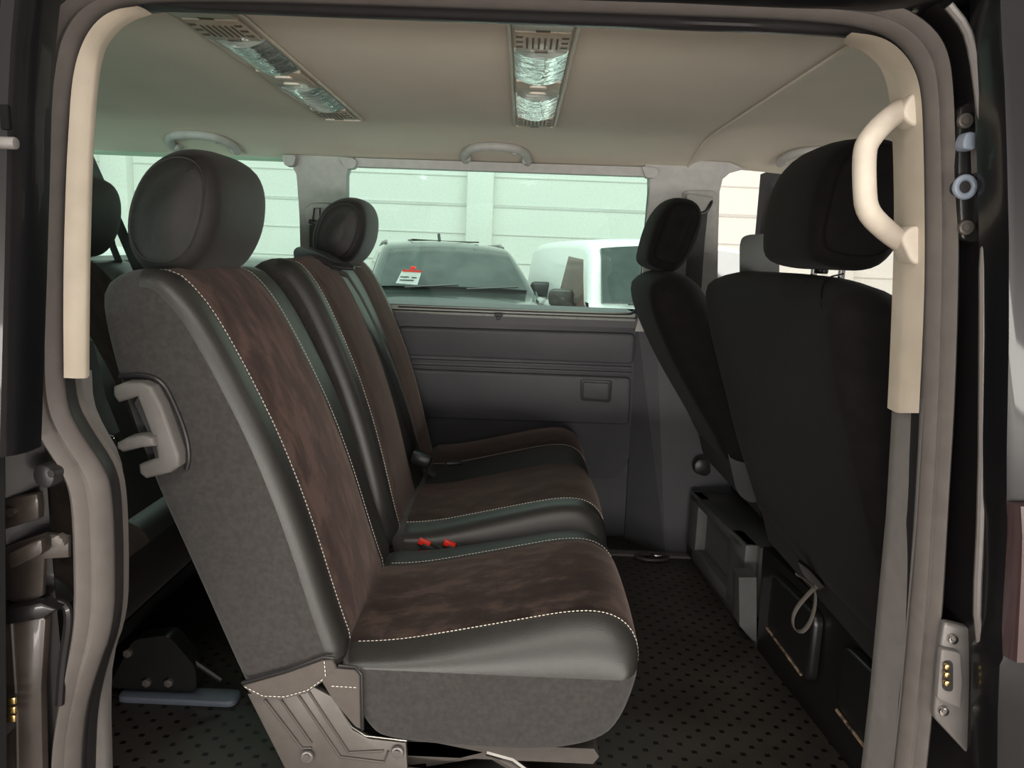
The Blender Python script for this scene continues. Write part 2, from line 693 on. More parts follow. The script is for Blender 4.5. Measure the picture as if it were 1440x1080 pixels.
fb = MB()
fb.tube([V(.526, 1.02+.0335*k*1.4, ceil_z(.524, 1.02+.0335*k*1.4)-.001) for k in range(35)], .0035, n=8)
struct(fb.build('trim_27', HEADLN), 'rolled edge where the main headliner meets the cab roof')
# near-side roof rail above the door opening
fb = MB()
fb.box((-.2, .93, 1.395), (4.3, .13, .14), bev=.02)
struct(fb.build('trim_9', PAINT), 'black painted roof edge over the sliding door')

# far side wall: lower trim, sloping outwards towards the floor
WP0, WP1 = V(0, 2.625, .85), V(0, 2.80, 0)
WN = (WP1-WP0).cross(V(1, 0, 0)).normalized()
if WN.y > 0:
    WN = -WN


def wy(z):
    return 2.625+(0.85-z)*(.175/.85)


def aw(px, py, off=0.0):
    return at(px, py, plane=(WP0+WN*off, WN))


wb_ = MB()
wb_.raw([V(-2.35, wy(.86), .86), V(.72, wy(.86), .86), V(.72, wy(-.03), -.03), V(-2.35, wy(-.03), -.03),
         V(-2.35, 2.9, .86), V(.72, 2.9, .86), V(.72, 2.9, -.03), V(-2.35, 2.9, -.03)],
        [(0, 1, 2, 3), (4, 7, 6, 5), (0, 4, 5, 1), (3, 2, 6, 7), (0, 3, 7, 4), (1, 5, 6, 2)])
struct(wb_.build('wall_left', PANEL))

# fixed door-style side panel with pads, grooves and bin lid
sp = thing('side_panel', (0.15, 2.70, .2), 'dark grey side trim panel below the centre window', 'trim panel')
b = MB()
o_ = WN*.012
main = [aw(520, 447), aw(896, 453), aw(893, 500), aw(888, 600), aw(884, 648), aw(866, 672), aw(520, 660)]
b.slab(round_poly(main, .03), o_, bev=.006)
b.build('backing', PANEL, sp)
b = MB()
b.slab(round_poly([aw(560, 458, .012), aw(893, 468, .012), aw(890, 511, .012), aw(560, 498, .012)], .02), WN*.016, bev=.009, seg=3)
b.build('upper_pad', PANEL, sp)
b = MB()
for y0 in (505, 513):
    b.slab([aw(560, y0-2, .012), aw(888, y0+10, .012), aw(888, y0+14, .012), aw(560, y0+2, .012)], WN*.009, bev=.003)
b.build('groove_rib', PANEL, sp)
b = MB()
b.slab(round_poly([aw(560, 517, .012), aw(887, 530, .012), aw(884, 596, .012), aw(560, 585, .012)], .018), WN*.014, bev=.008, seg=3)
b.build('lower_pad', PANEL, sp)
lid = MB()
lid.slab(round_poly([aw(816, 533, .026), aw(861, 535, .026), aw(859, 566, .026), aw(816, 563, .026)], .012), WN*.004, bev=.003)
lo = lid.build('bin_surround', PLAST_D, sp)
lid = MB()
lid.slab(round_poly([aw(820, 537, .030), aw(857, 539, .030), aw(855, 562, .030), aw(820, 559, .030)], .010), WN*.006, bev=.003)
lid.build('bin_lid', PANEL, lo)
# ledge under the window
b = MB()
b.slab([at(540, 436, Y=2.60), at(903, 448, Y=2.60), at(905, 462, Y=2.60), at(540, 450, Y=2.60)], V(0, .05, 0), bev=.004)
b.build('ledge', PANEL, sp)

# window 1 (centre)
def window(n, pts, label, th=.006):
    b = MB()
    b.slab(pts, V(0, th, 0))
    w = struct(b.build('window_%d' % n, GLASS), label)
    return w


w1 = window(1, [V(-.62, 2.635, .83), V(.46, 2.635, .83), V(.46, 2.635, 1.345), V(-.62, 2.635, 1.345)], 'green tinted centre side window')
b = MB()
b.slab([at(540, 428, Y=2.615), at(893, 441, Y=2.615), at(893, 447, Y=2.615), at(540, 434, Y=2.615)], V(0, .02, 0), bev=.002)
b.slab([at(540, 436, Y=2.60), at(893, 449, Y=2.60), at(893, 452, Y=2.60), at(540, 439, Y=2.60)], V(0, .02, 0))
struct(b.build('window_rail', SILL, w1))
b = MB()
b.box(at(701, 443, Y=2.60), (.028, .02, .012), bev=.003)
b.box(at(701, 447, Y=2.595), (.012, .02, .014), bev=.003)
struct(b.build('rail_clip', PLAST_D, w1))
b = MB()
b.tube(smooth_open([at(560, 431, Y=2.62), at(880, 443, Y=2.62), at(893, 440, Y=2.62), at(900, 425, Y=2.62), at(915, 250, Y=2.62)], 2), .006)
struct(b.build('window_seal', RUBBER_D, w1))
# window 2 (rear quarter)
window(2, [V(-2.25, 2.635, .88), V(-.70, 2.635, .88), V(-.70, 2.635, 1.345), V(-2.25, 2.635, 1.345)], 'green tinted rear side window')

# blind housing above the centre window
b = thing('blind_housing', at(700, 235, Y=2.58), 'long pale grey rail with rounded hooks above the centre window', 'rail')
m_ = MB()
m_.slab([at(500, 222, Y=2.575), at(912, 235, Y=2.575), at(912, 248, Y=2.575), at(500, 234, Y=2.575)], V(0, .045, 0), bev=.004, seg=3)
m_.build('rail', PILLAR, b)
for (px, py, w) in ((490, 229, 10), (914, 242, 10)):
    m_ = MB()
    c = at(px, py, Y=2.56)
    m_.slab(round_poly([c+V(-.028, 0, .018), c+V(.020, 0, .014), c+V(.028, 0, 0), c+V(.016, 0, -.018), c+V(-.012, 0, -.018)], .01), V(0, .04, 0), bev=.005)
    m_.build('hook', PILLAR, b)
m_ = MB()
c = at(404, 226, Y=2.56)
m_.slab(round_poly([c+V(-.02, 0, .018), c+V(.028, 0, .018), c+V(.02, 0, -.014), c+V(-.008, 0, -.018)], .01), V(0, .04, 0), bev=.005)
tag(m_.build('blind_hook', PILLAR), 'small pale hook on the rear side of the far pillar top', 'hook')

# pillars on the far side
b = MB()
pts = [at(398, 217, Y=2.6), at(497, 221, Y=2.6), at(491, 232, Y=2.6), at(487, 246, Y=2.6), at(487, 300, Y=2.6), at(489, 420, Y=2.6), at(424, 415, Y=2.6), at(421, 300, Y=2.6), at(417, 246, Y=2.6), at(408, 228, Y=2.6)]
b.slab(pts, V(0, .06, 0), bev=.010, seg=3)
struct(b.build('trim_10', PILLAR), 'light grey pillar between rear and centre window')
b = MB()
pts = [at(905, 228, Y=2.585), at(935, 224, Y=2.585), at(1025, 228, Y=2.585), at(1046, 237, Y=2.585), at(1028, 242, Y=2.585), at(1016, 252, Y=2.585), at(1012, 270, Y=2.585), at(1010, 330, Y=2.585), at(1009, 400, Y=2.585), at(1003, 470, Y=2.585), at(893, 466, Y=2.585), at(900, 440, Y=2.585), at(906, 360, Y=2.585), at(914, 270, Y=2.585), at(914, 245, Y=2.585)]
b.slab(pts, V(0, .07, 0), bev=.010, seg=3)
struct(b.build('trim_11', PILLAR), 'light grey pillar behind the driver seat')
# lower B pillar trim, dark grey, standing proud of the wall
b = MB()
lo_ = [V(.405, 2.60, .86), V(.72, 2.60, .86), V(.72, 2.70, 0), V(.45, 2.70, 0)]
b.raw([V(.395, 2.62, .86), V(.455, 2.585, .86), V(.74, 2.585, .86), V(.95, 2.65, 0), V(.56, 2.65, 0), V(.43, 2.78, 0),
       V(.395, 2.88, .86), V(.74, 2.88, .86), V(.95, 2.88, 0), V(.43, 2.88, 0)],
      [(0, 1, 4, 5), (1, 2, 3, 4), (6, 7, 2, 1, 0), (5, 4, 3, 8, 9), (0, 5, 9, 6), (2, 7, 8, 3), (6, 9, 8, 7)])
struct(b.build('trim_12', PANEL), 'dark grey lower pillar trim behind the driver seat')

# belt slider on the B pillar
g = thing('belt_slider', at(983, 320, Y=2.57), 'grey belt slider cover with strap on the pillar behind the driver seat', 'belt guide')
b = MB()
P_ = lambda x, y, Y=2.583: at(x, y, Y=Y)
b.slab(round_poly([P_(960, 268), P_(1007, 268), P_(1004, 358), P_(958, 355)], .02), V(0, -.008, 0), bev=.004)
b.build('plate', PILLAR, g)
b = MB()
b.slab(round_poly([P_(963, 272, 2.574), P_(1004, 278, 2.574), P_(1002, 290, 2.574), P_(985, 302, 2.574), P_(966, 296, 2.574)], .012), V(0, -.02, 0), bev=.006)
b.build('cover', PILLAR, g)
b = MB()
b.tube([P_(984, 292, 2.56), P_(979, 340, 2.55), P_(975, 400, 2.54), P_(970, 470, 2.54)], .02, n=8, flat=(.0275, .0012, (0, 1, 0)))
b.build('strap', BELT, g)
b = MB()
b.tube(smooth_open([P_(978, 300, 2.55), P_(992, 300, 2.55), P_(998, 290, 2.55), P_(1001, 282, 2.56)], 2), .006)
b.build('bracket', RUBBER_D, g)

# rear wall of the van with tailgate lower part
b = MB()
b.box((-2.33, 1.82, .42), (.06, 1.9, .90), bev=.01)
struct(b.build('wall_rear', PANEL))
b = MB()
b.slab([V(-2.33, 1.0, .87), V(-2.33, 2.62, .87), V(-2.33, 2.62, 1.38), V(-2.33, 1.0, 1.38)], V(-.006, 0, 0))
struct(b.build('window_3', GLASS), 'tailgate window')
# near side body behind the door opening (the photographer's side)
b = MB()
b.slab([V(-2.35, .87, -.1), V(-.70, .87, -.1), V(-.70, .87, .86), V(-2.35, .87, .86)], V(0, .10, 0))
struct(b.build('wall_right', PANEL))
b = MB()
b.slab([V(-2.25, .93, .86), V(-.74, .93, .86), V(-.74, .93, 1.33), V(-2.25, .93, 1.33)], V(0, .006, 0))
struct(b.build('window_4', GLASS), 'near rear side window')
# near side front door (closed), far right of the photograph
b = MB()
b.slab([V(.64, .86, -.1), V(1.95, .86, -.1), V(1.95, .86, .86), V(.64, .86, .86)], V(0, .06, 0), bev=.01)
struct(b.build('door_1', PAINT), 'closed front door, near side')
b = MB()
b.slab([V(.70, .93, .86), V(1.88, .93, .86), V(1.50, .93, 1.33), V(.70, .93, 1.33)], V(0, .005, 0))
struct(b.build('window_5', CLEARG), 'front passenger door window')
b = MB()
b.slab([V(1.93, .95, .86), V(1.93, 2.66, .86), V(1.50, 2.62, 1.37), V(1.50, .98, 1.37)], V(.006, 0, .004))
struct(b.build('window_6', CLEARG), 'windscreen of the van')
b = MB()
b.slab([V(1.62, .95, .80), V(1.95, .95, .86), V(1.99, .95, .80), V(1.99, .95, -.06), V(1.66, .95, -.06)], V(0, 1.70, 0), bev=.01)
struct(b.build('wall_front', PLAST_D), 'dashboard end of the cab')
for ya in (.93, 2.60):
    b = MB()
    b.tube([V(1.97, ya+.02, .84), V(1.48, ya+.02, 1.38)], .035, n=8)
    struct(b.build('trim_24' if ya < 1 else 'trim_25', PLAST_D), 'windscreen pillar')

# ================================================================ DOOR OPENING: SEALS AND TRIM
outer = [(75, 1180), (75, 1080), (78, 1037), (91, 956), (107, 865), (106, 768), (102, 688), (86, 656), (48, 597), (40, 554), (42, 480), (44, 300), (46, 194), (51, 83), (64, 42), (90, 5), (130, -18), (200, -26), (400, -24), (700, -16), (1000, -10), (1100, -10), (1180, -6), (1223, 0), (1265, 9), (1311, 40), (1331, 76), (1337, 130), (1340, 214), (1345, 300), (1345, 400), (1340, 560), (1331, 700), (1323, 858), (1310, 982), (1300, 1080), (1288, 1180)]
inner = [(115, 1180), (115, 1080), (120, 1005), (137, 945), (162, 880), (163, 790), (160, 705), (152, 662), (117, 613), (94, 570), (90, 490), (92, 300), (97, 190), (112, 80), (128, 42), (150, 20), (185, 6), (260, 2), (400, 4), (700, 14), (1000, 24), (1085, 27), (1150, 31), (1205, 37), (1250, 52), (1275, 76), (1290, 105), (1296, 150), (1298, 230), (1299, 310), (1298, 400), (1294, 560), (1287, 700), (1276, 858), (1265, 982), (1254, 1080), (1242, 1180)]
YS = .955
A = smooth_open([at(x, y, Y=YS-.012) for x, y in outer], 2)
B = smooth_open([at(x, y, Y=YS+.012) for x, y in inner], 2)
bulb = [(0, -.035), (0, 0), (.08, .012), (.22, .020), (.38, .017), (.48, .010), (.56, .013), (.70, .020), (.86, .016), (.97, .004), (1, -.012), (1, -.035)]
b = MB().strip(A, B, bulb)
struct(b.build('door_2', RUBBER, smooth=50), 'grey rubber seal around the sliding door opening')
# dark inner lip following the seal
lip_in = []
inn2 = [(153, 1180), (153, 1080), (150, 1005), (150, 945), (165, 880), (167, 790), (165, 705), (158, 656), (124, 600), (100, 560), (96, 490), (98, 300), (103, 190), (117, 85), (133, 50), (160, 25), (200, 15), (270, 14), (400, 19), (700, 31), (1000, 42), (1085, 45), (1150, 48), (1200, 50), (1245, 66), (1268, 88), (1283, 112), (1289, 155), (1291, 230), (1292, 310), (1291, 400), (1287, 560), (1279, 700), (1268, 858), (1256, 982), (1245, 1080), (1233, 1180)]
A2 = smooth_open([at(x, y, Y=YS+.006) for x, y in inner], 2)
B2 = smooth_open([at(x*.3+a*.7, y*.3+c*.7, Y=YS+.020) if not (230 < x < 1215) else at(x, y, Y=YS+.03) for (x, y), (a, c) in zip(inn2, inner)], 2)
b = MB().strip(A2, B2, [(0, -.02), (0, 0), (.3, -.004), (.7, .004), (1, 0), (.75, -.02)])
struct(b.build('trim_13', RUBBER_D, smooth=50), 'dark lip inside the door seal')
# beige pillar trims
lo_o = [(91, 531), (90, 400), (94, 250), (98, 180), (102, 117), (111, 75), (128, 39), (156, 15), (194, 9)]
lo_i = [(121, 532), (122, 400), (125, 250), (128, 180), (133, 117), (137, 83), (143, 58), (172, 27), (206, 14)]
b = MB().strip(smooth_open([at(x, y, Y=.955) for x, y in lo_o], 2), smooth_open([at(x, y, Y=.972) for x, y in lo_i], 2), [(0, -.02), (0, .002), (.5, .004), (.93, .002), (1, -.002), (.75, -.02)])
struct(b.build('trim_14', BEIGE), 'beige edge trim on the left of the door opening')
ro_o = [(1290, 580), (1294, 500), (1298, 400), (1298, 300), (1296, 190), (1293, 130), (1283, 95), (1262, 68), (1235, 52), (1196, 47)]
ro_i = [(1260, 580), (1264, 500), (1268, 400), (1271, 300), (1269, 190), (1264, 122), (1253, 88), (1238, 72), (1222, 61), (1200, 51)]
b = MB().strip(smooth_open([at(x, y, Y=.962) for x, y in ro_o], 2), smooth_open([at(x, y, Y=1.0) for x, y in ro_i], 2), [(0, -.01), (0, .004), (.5, .004), (.9, .004), (1, 0), (.9, -.03)])
struct(b.build('trim_15', BEIGE), 'beige pillar trim on the right of the door opening')
# grey trims below the beige ones
a_ = [(1298, 560), (1294, 620), (1287, 735), (1276, 858), (1265, 982), (1254, 1080), (1242, 1180)]
i_ = [(1262, 560), (1259, 620), (1252, 735), (1240, 858), (1228, 982), (1217, 1080), (1205, 1180)]
b = MB().strip([at(x, y, Y=.962) for x, y in a_], [at(x, y, Y=1.01) for x, y in i_], [(0, -.03), (0, .004), (.5, -.004), (.92, -.001), (1, -.006), (.75, -.03)])
struct(b.build('trim_16', PLAST), 'grey pillar trim on the right of the door opening')
a_ = [(91, 525), (92, 560), (112, 606), (146, 652), (157, 700), (160, 790), (155, 880), (130, 945), (115, 1005), (112, 1080), (112, 1180)]
i_ = [(118, 525), (121, 575), (135, 606), (156, 645), (162, 700), (164, 790), (163, 880), (147, 940), (149, 1005), (153, 1080), (155, 1180)]
b = MB().strip(smooth_open([at(x, y, Y=.975) for x, y in a_], 1), smooth_open([at(x, y, Y=1.01) for x, y in i_], 1), [(0, -.03), (0, .006), (.9, .004), (1, -.003), (.75, -.03)])
struct(b.build('trim_17', PLAST), 'grey pillar trim on the left of the door opening')

# black jamb and body skin on the right
def pl(l, Y):
    return smooth_open([at(x, y, Y=Y) for x, y in l], 1)


j_o = [(1300, -40), (1328, 0), (1358, 37), (1369, 74), (1380, 148), (1388, 259), (1388, 333), (1382, 400), (1382, 700), (1374, 858), (1379, 946), (1378, 1052), (1376, 1180)]
j_i = [(1215, -40), (1223, -5), (1290, 20), (1325, 74), (1333, 148), (1338, 259), (1341, 333), (1341, 400), (1327, 700), (1318, 858), (1310, 946), (1300, 1052), (1284, 1180)]
b = MB().strip(pl(j_i, .965), pl(j_o, .90), [(0, -.03), (0, 0), (.25, -.02), (.6, -.02), (.82, .0), (.93, .012), (1, .004), (.75, -.03)])
struct(b.build('wall_jamb_front', PAINTJ), 'black painted door jamb on the right')
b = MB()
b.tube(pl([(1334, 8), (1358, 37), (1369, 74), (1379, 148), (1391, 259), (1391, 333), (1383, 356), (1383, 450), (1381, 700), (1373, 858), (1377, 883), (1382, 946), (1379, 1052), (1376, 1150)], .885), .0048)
struct(b.build('trim_18', PLATE), 'folded edge of the right door jamb')  # black painted edge; the pale grey metal stands in for its highlight
g_o = [(1402, -40), (1404, 30), (1411, 148), (1417, 400), (1411, 700), (1416, 760), (1409, 922), (1400, 940), (1398, 1180)]
g_i = [(1310, -60), (1360, 30), (1378, 148), (1385, 400), (1380, 700), (1374, 800), (1378, 922), (1378, 1050), (1376, 1180)]
b = MB().strip(pl(g_i, .93), pl(g_o, .93), [(0, -.02), (0, 0), (1, 0), (.75, -.02)])
struct(b.build('trim_19', GAP), 'dark gap between jamb and front door')
p_i = [(1402, -40), (1404, 30), (1411, 148), (1417, 400), (1411, 700), (1416, 760), (1409, 922), (1400, 940), (1398, 1180)]
p_o = [(1700, -40), (1700, 30), (1700, 148), (1700, 400), (1700, 700), (1700, 760), (1700, 922), (1700, 940), (1700, 1180)]
b = MB().strip(pl(p_i, .84), pl(p_o, .84), [(0, -.05), (0, -.01), (.012, .0), (.04, .003), (.3, .006), (1, .0), (1, -.05)])
struct(b.build('wall_body_front', PAINT), 'glossy black body panel at the right edge')
b = MB().strip(pl([(1417, 706), (1420, 760), (1412, 922)], .838), pl([(1700, 706), (1700, 760), (1700, 922)], .838), [(0, -.02), (0, .004), (.02, .016), (.5, .018), (1, .016), (1, -.02)])
struct(b.build('trim_26', PAINTM), 'glossy side moulding at the right edge')
# left: jamb, gap, body skin
l_o = [(-60, -60), (-60, 100), (-60, 300), (-60, 560)]
b = MB()
A = pl([(-260, -60), (-260, 100), (-260, 300), (-260, 640)], .80)
B = pl([(58, -60), (42, 100), (38, 300), (28, 640)], .86)
b.strip(A, B, [(0, -.04), (0, 0), (.72, .004), (.80, -.006), (.86, .010), (.93, .012), (.98, .0), (1, -.012), (1, -.04)])
struct(b.build('wall_body_rear', PAINT), 'glossy black body panel at the left edge')
A = pl([(30, -60), (22, 100), (14, 300), (0, 640), (0, 1180)], .93)
B = pl([(180, -60), (60, 100), (50, 300), (60, 640), (110, 1180)], .96)
b = MB().strip(A, B, [(0, -.03), (0, 0), (1, 0), (.75, -.03)])
struct(b.build('wall_jamb_rear', PAINTJ), 'black painted door jamb on the left')
A = pl([(-200, 560), (-200, 1180)], .90)
B = pl([(6, 560), (10, 1180)], .88)
b = MB().strip(A, B, [(0, -.02), (0, 0), (1, 0), (.93, -.02)])
struct(b.build('trim_20', GAP), 'black door edge at the lower left')
b = MB()
b.box(at(8, 165, Y=.843), (.010, .006, .026), bev=.002)
struct(b.build('trim_21', GAP), 'small dark slot in the left body panel')
b = MB()
b.cyl(at(9, 201, Y=.842), (1, 0, 0), .0065, .022, bev=.002)
tag(b.build('door_buffer', PLAST), 'small grey buffer stud on the left black body panel', 'buffer')

# left lower hardware
b = thing('door_latch', at(45, 790, Y=.93), 'brown steel latch bracket with bolt in the lower left door jamb', 'latch')
m_ = MB()
m_.slab([at(8, 768, Y=.935), at(66, 748, Y=.935), at(100, 752, Y=.935), at(100, 782, Y=.935), at(66, 784, Y=.935), at(64, 835, Y=.935), at(40, 850, Y=.935), at(10, 840, Y=.935)], V(0, -.006, 0), bev=.002)
m_.build('plate', BROWNM, b)
m_ = MB()
m_.slab(round_poly([at(22, 772, Y=.928), at(70, 750, Y=.928), at(72, 772, Y=.928), at(26, 794, Y=.928)], .006), V(0, -.018, 0), bev=.004)
m_.build('striker_block', BROWNM, b)
m_ = MB()
m_.cyl(at(85, 760, Y=.925), (0, 1, 0), .009, .012, n=6, bev=.001)
m_.cyl(at(85, 760, Y=.919), (0, 1, 0), .004, .004)
m_.build('bolt', METALG, b)
m_ = MB()
m_.slab([at(8, 700, Y=.94), at(60, 690, Y=.94), at(62, 706, Y=.94), at(62, 726, Y=.94), at(10, 742, Y=.94)], V(0, -.012, 0), bev=.003)
m_.cyl(at(16, 720, Y=.925), (0, 1, 0), .006, .008)
m_.build('arm', BROWNM, b)
m_ = MB()
m_.cyl(at(73, 666, Y=.93), (-.2, -1, 0), .0155, .03, n=28, bev=.004)
m_.cyl(at(73, 666, Y=.914), (-.2, -1, 0), .005, .004)
tag(m_.build('rubber_stop', RUBBER_D), 'round black rubber stop in the left door jamb above the latch', 'door stop')
m_ = MB()
m_.slab([at(2, 868, Y=.925), at(64, 858, Y=.93), at(72, 866, Y=.93), at(66, 960, Y=.93), at(70, 1180, Y=.93), at(2, 1180, Y=.925)], V(0, -.012, 0), bev=.004)
m_.tube([at(16, 870, Y=.915), at(24, 1000, Y=.915), at(26, 1150, Y=.915)], .003)
struct(m_.build('trim_22', BROWNM), 'brownish steel post in the lower left door jamb')
m_ = MB()
m_.tube(smooth_open([at(60, 850, Y=.93), at(92, 846, Y=.93), at(98, 870, Y=.93), at(88, 930, Y=.93), at(84, 990, Y=.93)], 2), .006)
m_.slab([at(0, 852, Y=.93), at(70, 838, Y=.93), at(94, 848, Y=.93), at(70, 862, Y=.93), at(0, 874, Y=.93)], V(0, -.02, 0), bev=.004)
struct(m_.build('trim_23', PAINTJ), 'black pressed edge under the latch')
g = thing('contact_block', at(14, 1000, Y=.90), 'black contact block with three brass pads at the lower left edge', 'contact')
m_ = MB()
m_.slab(round_poly([at(-8, 972, Y=.918), at(30, 972, Y=.918), at(26, 1020, Y=.918), at(-8, 1020, Y=.918)], .004), V(0, -.024, 0), bev=.002)
m_.build('housing', RUBBER_D, g)
for y in (984, 997, 1009):
    m_ = MB()
    m_.slab([at(11, y-4, Y=.893), at(24, y-5, Y=.893), at(24, y+4, Y=.893), at(11, y+5, Y=.893)], V(0, -.004, 0), bev=.001)
    m_.build('brass_pad', GOLD, g)

# right jamb hardware
g = thing('striker_plate', at(1362, 340, Y=.925), 'black striker plate with two screws in the upper right door jamb', 'striker')
m_ = MB()
m_.slab(round_poly([at(1344, 152, Y=.93), at(1374, 138, Y=.93), at(1380, 180, Y=.93), at(1386, 330, Y=.93), at(1380, 345, Y=.93), at(1347, 338, Y=.93), at(1342, 240, Y=.93)], .006), V(0, -.008, 0), bev=.003)
m_.build('plate', METALB, g)
for y, x in ((170, 1357), (320, 1358)):
    m_ = MB()
    m_.cyl(at(x, y, Y=.918), (0, 1, 0), .0085, .006, n=20, bev=.001)
    m_.cyl(at(x, y, Y=.914), (0, 1, 0), .004, .004, n=6)
    m_.build('screw', METALG, g)
m_ = MB()
m_.slab(round_poly([at(1343, 200, Y=.917), at(1349, 188, Y=.917), at(1362, 188, Y=.917), at(1362, 214, Y=.917), at(1343, 213, Y=.917)], .005), V(0, -.016, 0), bev=.003)
m_.build('rubber_tab', BLUEG, g)
m_ = MB()
c = at(1357, 263, Y=.905)
ring = [c+V(.0105*math.cos(t), 0, .0105*math.sin(t)) for t in [math.pi*2*k/24 for k in range(24)]]
m_.tube(ring, .0038, n=10, closed=True)
m_.build('ring_bush', BLUEG, g)
m_ = MB()
m_.cyl(c+V(0, .008, 0), (0, 1, 0), .009, .016)
m_.build('guide_socket', RUBBER_D, g)
m_ = MB()
m_.slab([at(1364, 188, Y=.917), at(1369, 186, Y=.917), at(1374, 250, Y=.917), at(1366, 244, Y=.917)], V(0, -.014, 0), bev=.002)
m_.build('tongue', PLATE, g)
g = thing('contact_plate', at(1345, 1065, Y=.92), 'grey metal contact plate with brass pins in the lower right door jamb', 'contact')
m_ = MB()
m_.slab(round_poly([at(1322, 869, Y=.925), at(1374, 882, Y=.925), at(1381, 945, Y=.925), at(1377, 1058, Y=.925), at(1366, 1066, Y=.925), at(1308, 1004, Y=.925), at(1313, 930, Y=.925)], .008), V(0, -.010, 0), bev=.004, seg=3)
m_.build('plate', PLATE, g)
m_ = MB()
m_.slab(round_poly([at(1319, 908, Y=.914), at(1346, 914, Y=.914), at(1349, 955, Y=.914), at(1346, 992, Y=.914), at(1313, 978, Y=.914)], .005), V(0, -.008, 0), bev=.003)
hs = m_.build('contact_housing', PLAST, g)
m_ = MB()
m_.slab(round_poly([at(1326, 929, Y=.9055), at(1339, 929, Y=.9055), at(1339, 972, Y=.9055), at(1325, 970, Y=.9055)], .006), V(0, -.002, 0))
m_.build('contact_slot', RUBBER_D, hs)
for y in (937, 948, 960):
    m_ = MB()
    m_.cyl(at(1331, y, Y=.901), (0, 1, 0), .0036, .006, bev=.001)
    m_.build('brass_pin', GOLD, hs)
for x, y in ((1340, 899), (1327, 1000)):
    m_ = MB()
    m_.cyl(at(x, y, Y=.912), (0, 1, 0), .006, .006, bev=.001)
    m_.cyl(at(x, y, Y=.908), (0, 1, 0), .003, .004, n=6)
    m_.build('screw', STEEL, g)

# beige grab handle on the right
g = thing('beige_grab_bar', at(1262, 370, Y=1.02), 'large beige grab handle on the right pillar of the door opening', 'grab handle')
m_ = MB()
hp = [(1280, 146, 1.03), (1264, 156, .99), (1246, 170, .965), (1230, 186, .95), (1219, 202, .945), (1216, 214, .945), (1215, 235, .945), (1216, 270, .945), (1218, 290, .945), (1225, 304, .948), (1240, 319, .96), (1258, 334, .985), (1278, 346, 1.03)]
m_.tube(smooth_open([at(x, y, Y=Y) for x, y, Y in hp], 1), 0, n=16, flat=(.0135, .012, (0, 1, .01)))
m_.build('grip', BEIGE_L, g)
for (cx, cy, s) in ((1268, 160, 1), (1268, 342, -1)):
    m_ = MB()
    m_.slab(round_poly([at(cx-18, cy+6*s, Y=1.0), at(cx-2, cy-26*s+3, Y=1.0), at(cx+13, cy-28*s+3, Y=1.0), at(cx+13, cy+22*s, Y=1.0), at(cx-2, cy+24*s, Y=1.0)], .01), V(0, -.03, 0), bev=.008, seg=3)
    m_.build('end_cap', BEIGE_L, g)

# ================================================================ SEATS OF THE SECOND AND THIRD ROW
def chaik2(pts, it, keep=()):
    return [(p.x, p.y) for p in smooth_closed([V(x, z, 0) for x, z in pts], it)]


# side outline of the backrest: front line, top, back line, bottom (x forward, z up)
FRONT = [(-.272, .335), (-.298, .406), (-.350, .577), (-.398, .703), (-.434, .78), (-.472, .855), (-.512, .925), (-.545, .965)]
TOPP = [(-.575, .990), (-.625, .990)]
BACK = [(-.668, .965), (-.674, .925), (-.655, .827), (-.630, .74), (-.598, .639), (-.537, .492), (-.456, .290), (-.44, .262)]
BOT = [(-.40, .262), (-.30, .300)]


def leanz(pts, a, pz=.33, px=-.27):
    """change the recline about the hinge"""
    c, s = math.cos(a), math.sin(a)
    return [(px+(x-px)*c+(z-pz)*s, pz-(x-px)*s+(z-pz)*c) for x, z in pts]


def back_profile(a=0):
    pts = leanz(FRONT+TOPP+BACK+BOT, a)
    return resample_2(chaik2(pts, 2), 84)


def resample_2(pts, n):
    return [(p.x, p.y) for p in resample([V(x, z, 0) for x, z in pts], n)]


CUSH = [(-.30, .345), (-.20, .352), (-.10, .374), (.02, .402), (.11, .423), (.17, .425), (.212, .405), (.235, .365), (.235, .315), (.215, .245), (.185, .200), (.10, .172), (-.02, .168), (-.20, .176), (-.245, .20), (-.285, .29)]


def cush_profile(dz=0):
    pts = [(x, z+dz*max(0, min(1, (z-.2)/.2))) for x, z in CUSH]
    return resample_2(chaik2(pts, 2), 84)


def stitches(mb, line, nrm, step=.0075, ln=.0050, r=.00085):
    """row of short thread dashes along a line"""
    L = [0]
    for a, b in zip(line[:-1], line[1:]):
        L.append(L[-1]+(b-a).length)
    d = 0
    j = 0

    def pt(q):
        nonlocal j
        while j < len(line)-2 and L[j+1] < q:
            j += 1
        t = (q-L[j])/max(1e-9, L[j+1]-L[j])
        return line[j].lerp(line[j+1], t)
    while d+ln < L[-1]:
        a, b = pt(d), pt(d+ln)
        mb.tube([a, (a+b)/2, b], [r*.5, r, r*.5], n=4)
        d += step


